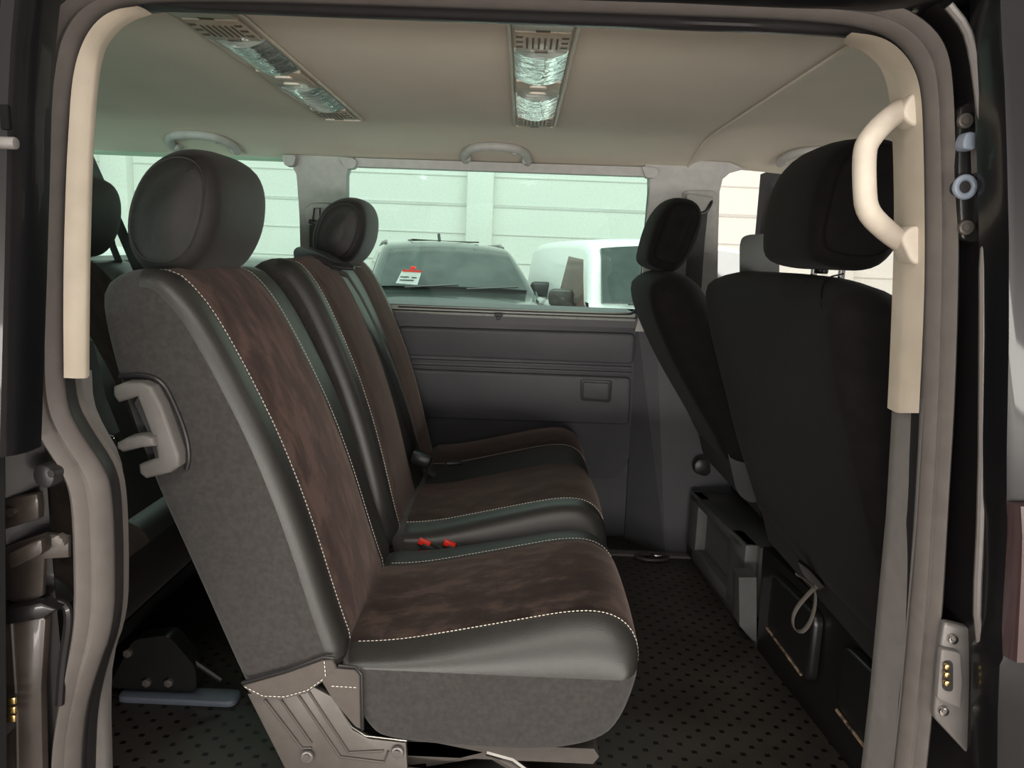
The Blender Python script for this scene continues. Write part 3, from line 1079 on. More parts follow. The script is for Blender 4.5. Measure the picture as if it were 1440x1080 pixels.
def padded(name, prof, sect, parent, mats, stitch_at, is_top, round_r, crown, cap=0, sidez=None, ivec=None):
    """one upholstered block; sect = list of (y, slot) boundaries; the slot names the cloth up to the next boundary"""
    y0, y1 = sect[0][0], sect[-1][0]
    st = [(y, d) for y, d in round_edge(y0, 1, round_r, 6)]
    ycuts = sorted(set([s[0] for s in sect[1:-1]]))
    inner = []
    a = y0+round_r
    b = y1-round_r
    stops = [a]+[y for y in ycuts if a < y < b]+[b]
    for p, q in zip(stops[:-1], stops[1:]):
        n = max(2, int((q-p)/.025))
        for k in range(n):
            inner.append((p+(q-p)*k/n, 0))
    inner = inner[1:]+[(b, 0)]
    st += inner
    st += [(y, d) for y, d in reversed(round_edge(y1, -1, round_r, 6))][1:]

    def slot(y):
        for (ya, s), (yb, _) in zip(sect[:-1], sect[1:]):
            if ya <= y < yb:
                return s
        return sect[-2][1]

    def mf(mid, n, y, c):
        if sidez and not (side_in[0] < y < side_in[1]) and c.z < sidez:
            return cap
        return slot(y) if is_top(mid, n) else cap
    side_in = (sect[1][0], sect[-2][0])
    mb = MB()
    P, Nn = sweep(mb, prof, st, mf, crown=crown, capm=cap, groove=tuple(stitch_at), ivec=ivec)
    o = mb.build(name, mats, parent, smooth=50)
    sb = MB()
    N = len(P)
    for ys_ in stitch_at:
        idx = [i for i in range(N) if is_top(P[i], Nn[i])]
        # contiguous run
        runs = []
        start = next(k for k in range(N) if (k in idx) and ((k-1) % N not in idx))
        k = start
        run = []
        while k % N in idx and len(run) < N:
            run.append(k % N)
            k += 1
        line = []
        for i in run:
            cr = crown(P[i], Nn[i], ys_) if crown else 0
            q = P[i]+Nn[i]*(cr-.0015)
            line.append(V(q.x, ys_, q.y))
        sgn = -1 if ys_ < (y0+y1)/2 else 1
        line = [p+V(0, sgn*.0045, 0) for p in line]
        stitches(sb, line, None)
        tag(sb.build('stitching', STITCH, o), 'white dashed stitching')
        sb = MB()
    return o


def ISC(zc, r):
    def f(p, n):
        if p.y > zc:
            return Vector((-.035*n.x, zc-p.y-.004))/r
        return -n*(.03/r)
    return f


def back_top(m, n):
    return n.x > .25 or (n.y > .55 and m.x > -.615+(m.y < .9)*9)


def cush_top(m, n):
    return (n.y > .15 or n.x > .3) and m.y > .330 and not (n.x < -.3)


def crown_back(yc, w):
    def f(p, n, y):
        if n.x < .2:
            return .0
        u = abs(y-yc)/w
        if u > 1:
            return 0
        return .010*(1-u*u)*min(1, max(0, (p.y-.3)/.15))
    return f


def crown_cush(yc, w):
    def f(p, n, y):
        u = abs(y-yc)/w
        if u > 1 or n.y < 0:
            return 0
        return .014*(1-u*u)*max(0, n.y)
    return f


def multi(fs_):
    return lambda p, n, y: max(f(p, n, y) for f in fs_)


HR_A = [(1.06, .22), (1.02, .72), (.74, 1.04), (.05, 1.08), (-.58, .76), (-.95, .2), (-1.02, -.36), (-.89, -.74), (-.53, -1), (.16, -1), (.60, -.78), (.95, -.28)]
HR_B = [(-1, -.65), (-1.06, 0), (-.98, .5), (-.66, .92), (-.1, 1.04), (.5, 1.04), (.9, .75), (1.02, .2), (.97, -.3), (.72, -.8), (.3, -1), (-.5, -1), (-.88, -.9)]


def headrest(parent, x, y, z, a=0, wid=.28, dep=.16, hei=.205, mt=HEADCOV, shape=None, name='headrest'):
    """soft block on two posts; the outline is the side view"""
    d, h = dep/2*1.04, hei/2*1.03
    pr = []
    for q, w in chaik2([(p*d, r*h) for p, r in (shape or HR_A)], 2):
        q2, w2 = q*math.cos(a)+w*math.sin(a), -q*math.sin(a)+w*math.cos(a)
        pr.append((x+q2, z+w2))
    pr = resample_2(pr, 48)
    y0 = y-wid/2
    st = round_edge(y0, 1, .034, 7)+[(y0+.034+(wid-.068)*k/10, 0) for k in range(1, 10)]+list(reversed(round_edge(y0+wid, -1, .034, 7)))
    cr = lambda p, n, yy: -.016*(abs(yy-y)/(wid/2))**3*max(0, n.y)-.008*(abs(yy-y)/(wid/2))**3*abs(n.x)
    mb = MB()
    sweep(mb, pr, st, lambda m, n, yy, c: 0, crown=cr, dome=.014)
    o = mb.build(name, mt, parent, smooth=80)
    sm = MB()
    P = [Vector(p) for p in pr]
    cen = sum(P, Vector((0, 0)))/len(P)
    line = []
    for p in P:
        dv = (p-cen)
        q = cen+dv*(1-.024/dv.length)
        line.append(V(q.x, y0+.0008, q.y))
    sm.tube(line, .0016, n=6, closed=True)
    sm.build('seam', HEADCOV if mt is HEADCOV else GAP, o)
    for s in (-1, 1):
        pm = MB()
        pm.cyl(V(x, y+s*.065, z-h-.008), (0, 0, 1), .006, .05, n=14)
        pm.build('post', CHROME, o)
    return o


def floor_leg(parent, x0, x1, y, bolt=True):
    m_ = MB()
    m_.slab(round_poly([V(x0, y, .03), V(x0+.06, y, .15), V(x0+.14, y, .165), V(x1, y, .09), V(x1, y, .03)], .02), V(0, .05, 0), bev=.006)
    m_.tube([V(x0+.01, y+.02, .06), V(x0+.12, y+.02, .14), V(x1+.05, y+.02, .05)], .008)
    l = m_.build('leg', METALB, parent)
    m_ = MB()
    m_.slab(round_poly([V(x0+.02, y-.01, .001), V(x1+.09, y-.01, .001), V(x1+.09, y+.045, .001), V(x0+.02, y+.045, .001)], .02), V(0, 0, .014), bev=.006)
    m_.build('foot_plate', BLUEG, l)
    for bx, bz in ((x0+.05, .12), (x0+.09, .05), (x0+.14, .052)):
        m_ = MB()
        m_.cyl(V(bx, y-.004, bz), (0, 1, 0), .010, .012, n=6, bev=.001)
        m_.build('bolt', METALG, l)
    return l


# ---- single seat nearest the sliding door
s1 = thing('single_seat', (0.0, 1.46, 0), 'single seat nearest the open sliding door, brown suede centre with black leatherette sides', 'seat')
MATS = [FABRIC, LEATHER, SUEDE]
sec = [(1.215, 1), (1.287, 2), (1.610, 1), (1.715, 1)]
padded('backrest', back_profile(), sec, s1, MATS, [1.287, 1.610], back_top, .028, crown_back(1.45, .16), sidez=None)
sec = [(1.215, 1), (1.272, 2), (1.612, 1), (1.735, 1)]
padded('seat_cushion', cush_profile(), sec, s1, [FABRIC, LEATHER, SUEDE3], [1.272, 1.612], cush_top, .07, crown_cush(1.45, .2), ivec=ISC(.330, .07))
headrest(s1, -.598, 1.445, 1.083, a=0, wid=.285, dep=.160, hei=.207)
YN = 1.214
# hem of the cover on the backrest side
m_ = MB()
m_.slab([at(342, 962, Y=YN), at(405, 944, Y=YN), at(455, 926, Y=YN), at(468, 925, Y=YN), at(474, 938, Y=YN), at(456, 956, Y=YN), at(430, 974, Y=YN), at(395, 982, Y=YN), at(360, 978, Y=YN)], V(0, -.006, 0), bev=.003)
h_ = m_.build('cover_hem', FABRIC_L, s1)
m_ = MB()
m_.tube([at(340, 960, Y=1.205), at(405, 942, Y=1.205), at(455, 924, Y=1.205), at(470, 926, Y=1.205)], .0028)
m_.build('piping', RUBBER_D, h_)
m_ = MB()
stitches(m_, [at(456, 930, Y=1.206), at(458, 956, Y=1.206)], None)
stitches(m_, [at(344, 966, Y=1.206), at(370, 979, Y=1.206), at(400, 980, Y=1.206), at(432, 971, Y=1.206), at(456, 954, Y=1.206)], None)
m_.build('stitching', STITCH, h_)
m_ = MB()
m_.slab([at(472, 938, Y=YN), at(500, 940, Y=YN), at(507, 948, Y=YN), at(508, 1024, Y=YN), at(500, 1020, Y=YN), at(470, 985, Y=YN), at(452, 955, Y=YN)], V(0, -.005, 0), bev=.003)
h_ = m_.build('side_flap', FABRIC_L, s1)
m_ = MB()
m_.tube([at(476, 936, Y=1.207), at(500, 938, Y=1.207), at(508, 948, Y=1.207), at(510, 1026, Y=1.207)], .0028)
m_.build('piping', RUBBER_D, h_)
m_ = MB()
stitches(m_, [at(466, 965, Y=1.208), at(502, 967, Y=1.208)], None)
m_.build('stitching', STITCH, h_)
# metal side bracket
YB = 1.235
m_ = MB()
m_.slab([at(350, 972, Y=YB), at(440, 960, Y=YB), at(468, 975, Y=YB), at(498, 1022, Y=YB), at(520, 1034, Y=YB), at(572, 1040, Y=YB), at(574, 1078, Y=YB), at(700, 1092, Y=YB), at(700, 1150, Y=YB), at(440, 1150, Y=YB)], V(0, -.010, 0), bev=.003)
br = m_.build('side_bracket', METALG, s1)
m_ = MB()
for l in ([(372, 984), (424, 1052), (438, 1052)], [(390, 978), (438, 1046)], [(418, 976), (478, 1064), (540, 1072), (546, 1056)], [(432, 970), (490, 1058), (540, 1056)]):
    m_.tube([at(x, y, Y=1.223) for x, y in l], .0022)
m_.build('pressed_rib', METALG, br)
m_ = MB()
m_.tube([at(466, 978, Y=1.222), at(494, 1022, Y=1.222), at(514, 1035, Y=1.222), at(572, 1042, Y=1.222)], .0016)
m_.build('bright_edge', STEEL, br)
for x, y in ((432, 1064), (559, 1058)):
    m_ = MB()
    m_.cyl(at(x, y, Y=1.219), (0, 1, 0), .0115, .008, n=24, bev=.003)
    bo = m_.build('bolt', PLATE, br)
    m_ = MB()
    m_.cyl(at(x-1, y+1, Y=1.213), (0, 1, 0), .006, .005, n=20)
    m_.build('bolt_socket', STEEL, bo)
m_ = MB()
m_.slab([at(566, 1042, Y=1.26), at(610, 1044, Y=1.26), at(680, 1058, Y=1.26), at(630, 1070, Y=1.26), at(575, 1076, Y=1.26)], V(0, .02, 0), bev=.003)
m_.tube([at(600, 1070, Y=1.27), at(685, 1056, Y=1.27), at(730, 1082, Y=1.27), at(760, 1110, Y=1.27)], .010)
m_.build('hinge_arm', METALG, s1)
m_ = MB()
m_.tube([at(684, 1058, Y=1.262), at(720, 1068, Y=1.262), at(750, 1090, Y=1.262)], .006)
m_.build('chrome_bar', STEEL, s1)
m_ = MB()
m_.slab([V(-.20, 1.26, .165), V(.165, 1.26, .165), V(.175, 1.26, .150), V(.165, 1.26, .135), V(-.20, 1.26, .135)], V(0, .44, 0), bev=.004)
m_.build('seat_frame', METALG, s1)
for yy in (1.29, 1.60):
    m_ = MB()
    m_.slab([V(-.18, yy, .14), V(.02, yy, .14), V(.10, yy, .0), V(-.30, yy, .0)], V(0, .03, 0), bev=.004)
    m_.build('leg', METALB, s1)
# recline handle on the outer side
hd = MB()
q = lambda l, Y: [at(x, y, Y=Y) for x, y in l]
hd.slab(q([(171, 540), (186, 534), (210, 534), (224, 540), (238, 566), (262, 634), (262, 650), (250, 659), (216, 667), (207, 660), (206, 648), (232, 638), (228, 618), (204, 554), (178, 562), (171, 552)], 1.213), V(0, -.028, 0), bev=.006, seg=3)
ho = hd.build('recline_handle', PLAST, s1)
hd = MB()
hd.slab(q([(198, 552), (207, 552), (234, 626), (236, 640), (222, 646), (212, 610), (192, 566)], 1.20), V(0, -.008, 0), bev=.002)
hd.build('handle_recess', PLAST_D, ho)
hd = MB()
hd.slab(q([(177, 617), (190, 610), (214, 606), (227, 610), (229, 622), (210, 624), (185, 630), (177, 625)], 1.20), V(0, -.030, 0), bev=.006, seg=3)
hd.build('lever', PLAST, ho)
hd = MB()
hd.tube(smooth_open(q([(168, 530), (200, 526), (228, 536), (244, 566), (262, 612), (266, 645), (262, 660)], 1.212), 2), .004)
hd.build('handle_piping', RUBBER_D, ho)

# ---- double bench beyond it
s2 = thing('double_bench', (0.0, 2.22, 0), 'two-place bench beside the far window, dark brown suede centres split by a leatherette strip', 'seat')
MATS2 = [FABRIC, LEATHER, SUEDE2]
A2_ = .060
bt2 = lambda m, n: n.x > .25 or (n.y > .55 and m.x > -.56)
sec = [(1.775, 1), (1.845, 2), (2.12, 1), (2.30, 2), (2.55, 1), (2.615, 1)]
padded('backrest', back_profile(A2_), sec, s2, MATS2, [1.845, 2.55], bt2, .035, multi([crown_back(1.98, .14), crown_back(2.43, .14)]))
sec = [(1.765, 1), (1.850, 2), (2.18, 1), (2.40, 2), (2.65, 1), (2.685, 1)]
padded('seat_cushion', cush_profile(.018), sec, s2, MATS2, [1.850, 2.40], cush_top, .040, multi([crown_cush(2.0, .2), crown_cush(2.53, .17)]), ivec=ISC(.345, .04))
headrest(s2, -.535, 2.355, 1.084, a=0, wid=.25, dep=.155, hei=.19)
# belt outlet on top of the bench backrest and buckles
m_ = MB()
m_.slab(round_poly([at(412, 352, Y=2.02), at(420, 346, Y=2.02), at(450, 356, Y=2.02), at(470, 368, Y=2.02), at(500, 376, Y=2.02), at(440, 384, Y=2.02), at(416, 380, Y=2.02)], .01), V(0, .10, 0), bev=.006)
bo = m_.build('belt_outlet', GREENPL, s2)
m_ = MB()
m_.tube([at(442, 362, Y=1.99), at(470, 375, Y=1.99), at(498, 377, Y=1.99)], .006)
m_.build('outlet_lip', RUBBER_D, bo)
for (px, py) in ((597, 763), (632, 765)):
    m_ = MB()
    c = at(px, py, Y=1.76)
    m_.box(c, (.030, .016, .014), rot=(0, .35, 0), bev=.003)
    bk = m_.build('red_buckle', RED, s2)
    m_ = MB()
    m_.box(c+V(.012, 0, -.02), (.045, .020, .03), rot=(0, .4, 0), bev=.004)
    m_.build('buckle_body', RUBBER_D, bk)
m_ = MB()
m_.slab([V(-.20, 1.85, .165), V(.16, 1.85, .165), V(.16, 1.85, .13), V(-.20, 1.85, .13)], V(0, .75, 0), bev=.004)
m_.build('seat_frame', METALG, s2)
for yy in (1.90, 2.52):
    m_ = MB()
    m_.slab([V(-.18, yy, .14), V(.02, yy, .14), V(.08, yy, .0), V(-.28, yy, .0)], V(0, .03, 0), bev=.004)
    m_.build('leg', METALB, s2)
# belt across the bench
g = thing('seat_belt', (-.28, 2.17, .42), 'grey three-point belt lying down the middle of the far bench backrest', 'seat belt')


def bfront(z, a=A2_):
    pts = sorted(leanz(FRONT, a), key=lambda t: t[1])
    for (x0, z0), (x1, z1) in zip(pts[:-1], pts[1:]):
        if z0 <= z <= z1:
            return x0+(x1-x0)*(z-z0)/(z1-z0)
    return pts[-1][0] if z > pts[-1][1] else pts[0][0]


m_ = MB()
line = [V(-.535, 2.10, .985)]
for k in range(13):
    z = .965-.045*k
    line.append(V(bfront(z)+.016, 2.125+.012*k, z))
m_.tube(line, .02, n=8, flat=(.019, .0016, (1, 0, .5)))
bl = m_.build('webbing', BELT, g)
m_ = MB()
m_.tube(line, .02, n=8, flat=(.004, .0024, (1, 0, .5)))
m_.build('web_stripe', BELT_G, bl)
m_ = MB()
e = line[-1]
m_.tube([e, e+V(.02, .01, -.05), e+V(.06, .015, -.075)], .02, n=8, flat=(.019, .0016, (1, 0, .5)))
m_.build('lap_webbing', BELT, g)
m_ = MB()
m_.box(e+V(.006, 0, -.005), (.010, .062, .020), rot=(.15, -.4, 0), bev=.003)
m_.build('tongue', RUBBER_D, g)
m_ = MB()
c = at(592, 650, Y=2.16)
m_.box(c+V(0, 0, .01), (.06, .045, .035), rot=(0, .3, 0), bev=.008)
m_.build('buckle', RUBBER_D, g)
m_ = MB()
m_.box(at(638, 651, Y=2.22), (.05, .03, .012), rot=(0, 0, .2), bev=.004)
m_.build('buckle', RUBBER_D, g)

# ---- third row bench behind
s3 = thing('rear_bench', (-.95, 2.0, 0), 'third-row bench behind the single seat, dark suede with green-tinged leatherette strips', 'seat')
DX = -.60


def shift(pts, d):
    return [(x+d, z) for x, z in pts]


bt3 = lambda m, n: n.x > .25 or (n.y > .55 and m.x > -1.2)
sec = [(1.26, 1), (1.33, 2), (1.60, 1), (1.72, 1), (1.80, 2), (2.05, 1), (2.17, 1), (2.24, 2), (2.46, 1), (2.54, 1)]
m3 = [BLACKFAB, LEATHER, SUEDE2]
padded('backrest', shift(back_profile(-.03), DX+.05), sec, s3, m3, [], bt3, .035, None)
c3 = lambda m, n: n.y > .45 and m.y > .33
sec = [(1.26, 1), (1.33, 2), (1.62, 1), (1.72, 1), (1.80, 2), (2.08, 1), (2.17, 1), (2.24, 2), (2.50, 1), (2.58, 1)]
padded('seat_cushion', shift(cush_profile(0), -1.03), sec, s3, m3, [], c3, .04, None)
headrest(s3, -1.165, 2.0, 1.09, a=0, wid=.26, dep=.155, hei=.20)
floor_leg(s3, -.90, -.70, 1.60)
floor_leg(s3, -.90, -.70, 2.35)
m_ = MB()
m_.slab([V(-1.30, 1.32, .185), V(-.86, 1.32, .185), V(-.86, 1.32, .15), V(-1.25, 1.32, .15)], V(0, 1.2, 0), bev=.004)
m_.build('seat_frame', METALB, s3)
for yy in (1.40, 2.45):
    m_ = MB()
    m_.slab([V(-1.25, yy, .16), V(-1.15, yy, .16), V(-1.15, yy, .0), V(-1.3, yy, .0)], V(0, .04, 0), bev=.004)
    m_.build('leg', METALB, s3)
# belt of the third row, from the far side pillar
g = thing('rear_belt', at(150, 300, Y=2.3), 'black belt with steel ring hanging in front of the rear side window at the left', 'seat belt')
m_ = MB()
m_.tube([at(122, 215, Y=2.35), at(160, 300, Y=2.25), at(198, 388, Y=2.15)], .02, n=8, flat=(.021, .0015, (.5, 1, 0)))
m_.build('webbing', BELT, g)
m_ = MB()
m_.tube([at(150, 300, Y=2.2), at(158, 345, Y=2.2), at(168, 370, Y=2.2)], .02, n=8, flat=(.015, .0015, (.5, 1, 0)))
m_.build('hanging_webbing', BELT, g)
m_ = MB()
c = at(150, 295, Y=2.2)
m_.tube([c+V(.021*math.cos(t), .01*math.sin(t), .018*math.sin(t)) for t in [math.pi*2*k/20 for k in range(20)]], .005, closed=True)
m_.build('ring', CHROME, g)
m_ = MB()
m_.slab(round_poly([at(124, 284, Y=2.19), at(148, 286, Y=2.19), at(156, 296, Y=2.19), at(150, 306, Y=2.19), at(124, 306, Y=2.19)], .008), V(0, .02, 0), bev=.004)
m_.build('cover', PILLAR, g)
# buckle lying on the third row
g = thing('rear_buckle', at(165, 620, Y=1.6), 'belt tongue of bright steel hanging on a black strap over the third-row seat', 'seat belt')
m_ = MB()
m_.tube([at(122, 480, Y=1.6), at(140, 560, Y=1.6), at(160, 610, Y=1.6)], .02, n=8, flat=(.022, .0015, (.5, 1, 0)))
m_.build('webbing', BELT, g)
m_ = MB()
m_.tube([at(158, 612, Y=1.58), at(168, 608, Y=1.58), at(178, 624, Y=1.58), at(170, 630, Y=1.58)], .0022, closed=True)
m_.box(at(148, 612, Y=1.58), (.04, .008, .008), rot=(0, .2, 0), bev=.002)
m_.build('tongue', CHROME, g)

# stowed belt tongue on the C pillar
g = thing('pillar_belt', at(446, 308, Y=2.58), 'white belt anchor cover with black tongue on the pillar left of the centre window', 'seat belt')
m_ = MB()
m_.slab(round_poly([at(428, 296, Y=2.595), at(440, 286, Y=2.595), at(466, 286, Y=2.595), at(468, 330, Y=2.595), at(432, 322, Y=2.595)], .014), V(0, -.02, 0), bev=.006)
m_.build('cover', PILLAR, g)
m_ = MB()
m_.tube([at(440, 310, Y=2.56), at(442, 293, Y=2.56), at(450, 293, Y=2.56), at(450, 310, Y=2.56)], .0032)
m_.box(at(444, 313, Y=2.56), (.045, .014, .014), rot=(0, .15, 0), bev=.003)
m_.build('tongue', RUBBER_D, g)
m_ = MB()
m_.tube([at(444, 316, Y=2.555), at(444, 345, Y=2.55), at(446, 385, Y=2.54)], .02, n=8, flat=(.021, .0015, (0, 1, 0)))
m_.build('webbing', BELT, g)

# ================================================================ FRONT SEATS
PBACK = [(.480, 1.0), (.477, .955), (.496, .87), (.522, .79), (.556, .69), (.592, .58), (.632, .48), (.660, .41), (.68, .36)]
PFR = [(.80, .36), (.79, .50), (.72, .68), (.655, .84), (.61, .97), (.585, 1.01), (.53, 1.028)]
fp = resample_2(chaik2(PBACK+PFR, 2), 72)


def front_back(name, prof, y0, y1, parent, r=.05):
    st = round_edge(y0, 1, r, 7)+[(y0+r+(y1-y0-2*r)*k/16, 0) for k in range(1, 16)]+list(reversed(round_edge(y1, -1, r, 7)))
    yc, w = (y0+y1)/2, (y1-y0)/2
    cr = lambda p, n, y: (-.022*(abs(y-yc)/w)**4*max(0, n.y)+.008*(1-((y-yc)/w)**2)*max(0, -n.x))
    mb = MB()
    sweep(mb, prof, st, lambda m, n, y, c: 0, crown=cr)
    o = mb.build(name, BLACKFAB, parent, smooth=50)
    return o


f1 = thing('passenger_bench', (.75, 1.6, .3), 'black-covered front passenger bench seen from behind, at the right by the beige handle', 'seat')
ob = front_back('backrest', fp, 1.165, 2.045, f1, .042)
m_ = MB()
# cover seams near the side
sl = [at(1150, 392, Y=1.26), at(1165, 402, Y=1.235), at(1180, 425, Y=1.215), at(1192, 460, Y=1.19)]
pb = [V(.56, 1.36, 1.026), V(.505, 1.30, 1.018), V(.480, 1.245, .99), V(.478, 1.215, .955)]+[V(x+.001, 1.20, z) for x, z in PBACK[2:-1]]
m_.tube(smooth_open(pb, 2), .0014, n=6)
m_.build('seam', GAP, ob)
HR = headrest(f1, .563, 1.44, 1.142, a=.08, wid=.30, dep=.165, hei=.215, mt=BLACKFAB, shape=HR_B)
m_ = MB()
for px in (1118, 1186):
    c = at(px, 372, Y=1.46)
    m_.cyl(V(.56, c.y, 1.030), (0, 0, 1), .012, .012, bev=.003)
m_.build('post_collar', RUBBER_D, f1)
# shoulder belt guide on top
m_ = MB()
gp = [at(1040, 396, Y=1.83), at(1040, 345, Y=1.83), at(1043, 334, Y=1.83), at(1052, 330, Y=1.83), at(1088, 328, Y=1.83), at(1096, 340, Y=1.83), at(1096, 392, Y=1.83), at(1070, 398, Y=1.83)]
m_.slab(round_poly(gp, .008), V(.02, .07, 0), bev=.010, seg=3)
bg = m_.build('belt_guide', GREENPL, f1)
m_ = MB()
m_.slab(round_poly([at(1038, 388, Y=1.82), at(1080, 386, Y=1.82), at(1072, 400, Y=1.82), at(1056, 405, Y=1.82), at(1042, 400, Y=1.82)], .006), V(0, .08, 0), bev=.004)
m_.build('guide_base', PLAST, bg)
m_ = MB()
m_.slab([V(.66, 1.17, .42), V(1.2, 1.17, .44), V(1.22, 1.17, .36), V(1.2, 1.17, .30), V(.70, 1.17, .30)], V(0, .86, 0), bev=.03, seg=3)
m_.build('seat_cushion', BLACKFAB, f1)
# black steel seat box under the bench with worn ridges
m_ = MB()


def fx(y):  # line of the seat box along the floor edge
    return .775-(y-1.0)*.0915


sb = []
m_.raw([V(fx(1.02), 1.02, 0), V(fx(1.97)+.0, 1.97, 0), V(fx(1.97)-.01, 1.97, .295), V(fx(1.02)-.01, 1.02, .295),
        V(1.25, 1.02, 0), V(1.25, 1.97, 0), V(1.25, 1.97, .295), V(1.25, 1.02, .295)],
       [(0, 1, 2, 3), (4, 7, 6, 5), (0, 4, 5, 1), (2, 6, 7, 3), (1, 5, 6, 2), (0, 3, 7, 4)])
sbx = thing('seat_box', (.95, 1.5, 0), 'black steel seat box with rusty ridges beneath the front passenger bench', 'seat base')
m_.build('box_shell', METALB, sbx)
for (ya, yb) in ((1.62, 1.86), (1.24, 1.50)):
    m_ = MB()
    m_.slab(round_poly([V(fx(ya)-.012, ya, .10), V(fx(yb)-.012, yb, .12), V(fx(yb)-.012, yb, .27), V(fx(ya)-.012, ya, .27)], .03), V(-.022, 0, 0), bev=.012, seg=3)
    rd = m_.build('pressed_panel', METALB, sbx)
    m_ = MB()
    m_.tube([V(fx(yb)-.036, yb-.02, .128), V(fx(ya)-.036, ya+.03, .108)], .0035)
    m_.build('worn_ridge', RUST, rd)
# fabric strap loop
m_ = MB()
L_ = [at(x, y, Y=1.50) for x, y in ((1120, 808), (1128, 812), (1146, 826), (1147, 850), (1140, 875), (1128, 890), (1116, 885), (1114, 868), (1122, 852), (1136, 836), (1148, 824))]
m_.tube(smooth_open(L_, 2), .02, n=8, flat=(.0015, .0085, (0, 1, 0)))
tag(m_.build('strap_loop', BELT_G), 'grey fabric strap loop hanging below the front passenger bench', 'strap')
m_ = MB()
m_.slab([at(1122, 790, Y=1.56), at(1136, 800, Y=1.56), at(1160, 826, Y=1.56), at(1150, 830, Y=1.56), at(1128, 806, Y=1.56)], V(.01, .02, 0), bev=.002)
m_.build('strap_bracket', STEEL, sbx)

# driver seat
f2 = thing('driver_seat', (.62, 2.3, .3), 'black-covered driver seat at the far side beside the pillar', 'seat')
DB = [(.352, .985), (.350, .95), (.362, .90), (.395, .83), (.450, .73), (.515, .63), (.575, .54), (.60, .48)]
DF = [(.76, .48), (.72, .60), (.62, .76), (.53, .92), (.49, .98), (.45, 1.010), (.40, 1.015)]
dp = resample_2(chaik2(DB+DF, 2), 60)
front_back('backrest', dp, 2.07, 2.52, f2, .05)
headrest(f2, .425, 2.30, 1.112, a=.25, wid=.27, dep=.125, hei=.205, mt=BLACKFAB, shape=HR_B)
m_ = MB()
m_.slab(round_poly([V(.585, 2.09, .55), V(.70, 2.09, .60), V(.78, 2.09, .46), V(.68, 2.09, .37), V(.63, 2.09, .40)], .03), V(0, .42, 0), bev=.02, seg=3)
m_.build('recliner_cover', PLAST_D, f2)
m_ = MB()
m_.slab([V(.66, 2.08, .47), V(1.15, 2.08, .49), V(1.17, 2.08, .38), V(.70, 2.08, .34)], V(0, .45, 0), bev=.03, seg=3)
m_.build('seat_cushion', BLACKFAB, f2)
# grey plastic housing under driver seat
g = thing('battery_box', (.8, 2.3, 0), 'dark grey plastic box with a deep recess under the driver seat', 'seat base')
XL = .665
m_ = MB()
bx = [at(978, 702, X=.655), at(1040, 776, X=.668), at(1046, 838, X=.672), at(1040, 868, X=.675), at(1032, 852, X=.674), at(984, 778, X=.655)]
ya, yb = 2.06, 2.60
fxx = lambda y: .650+(2.62-y)*.0915
x1_ = 1.1
m_.raw([V(fxx(ya), ya, .05), V(fxx(yb), yb, .02), V(fxx(yb), yb, .245), V(fxx(ya), ya, .255),
        V(x1_, ya, .05), V(x1_, yb, .02), V(x1_, yb, .245), V(x1_, ya, .255)],
       [(0, 1, 2, 3), (4, 7, 6, 5), (0, 4, 5, 1), (2, 6, 7, 3), (1, 5, 6, 2), (0, 3, 7, 4)])
# frame around a recess
bxo = m_.build('housing', PLAST_M, g)
m_ = MB()
for (a, b2, c2, d2) in ((2.09, 2.58, .225, .255), (2.09, 2.58, .03, .075), (2.50, 2.59, .03, .255), (2.08, 2.20, .03, .255)):
    m_.slab([V(fxx(a), a, c2), V(fxx(b2), b2, c2), V(fxx(b2), b2, d2), V(fxx(a), a, d2)], V(-.035, 0, 0), bev=.008)
m_.build('recess_frame', PLAST_M, g)
m_ = MB()
m_.slab([at(1039, 812, Y=1.98)+V(0, 0, 0), at(1064, 812, Y=1.98), at(1064, 903, Y=1.98), at(1058, 900, Y=1.98), at(1040, 880, Y=1.98)], V(0, .07, 0), bev=.006)
m_.build('side_piece', PLAST_M, g)
m_ = MB()
m_.slab([V(.80, 2.10, .262), V(.76, 2.60, .262), V(1.0, 2.60, .262), V(1.0, 2.10, .262)], V(0, 0, .076), bev=.01)
m_.build('steel_top', METALB, g)
# belt buckle stalk beside the driver seat
m_ = MB()
m_.slab(round_poly([at(973, 650, Y=2.60), at(980, 642, Y=2.60), at(994, 642, Y=2.60), at(998, 662, Y=2.60), at(990, 668, Y=2.60), at(974, 662, Y=2.60)], .012), V(0, -.03, 0), bev=.008)
bb = m_.build('swivel_fitting', RUBBER_D)
tag(bb, 'small black swivel fitting on the pillar trim beside the driver seat', 'fitting')

# floor anchor
g = thing('floor_anchor', at(916, 783, Z=0), 'round steel floor anchor with black centre at the far edge of the rubber floor', 'anchor')
c = at(917, 783, Z=.008)
m_ = MB()
m_.tube([c+V(.058*math.cos(t), .032*math.sin(t), 0) for t in [math.pi*2*k/32 for k in range(32)]], .006, closed=True)
m_.build('rim', METALG, g)
m_ = MB()
m_.slab([c+V(.054*math.cos(t), .028*math.sin(t), -.006) for t in [math.pi*2*k/32 for k in range(32)]], V(0, 0, .006))
m_.build('cup', RUBBER_D, g)
m_ = MB()
m_.tube([c+V(-.02, -.01, .004), c+V(0, .012, .012), c+V(.022, -.008, .004)], .005)
m_.box(c+V(.02, 0, .006), (.03, .02, .01), bev=.003)
m_.build('hook', STEEL, g)

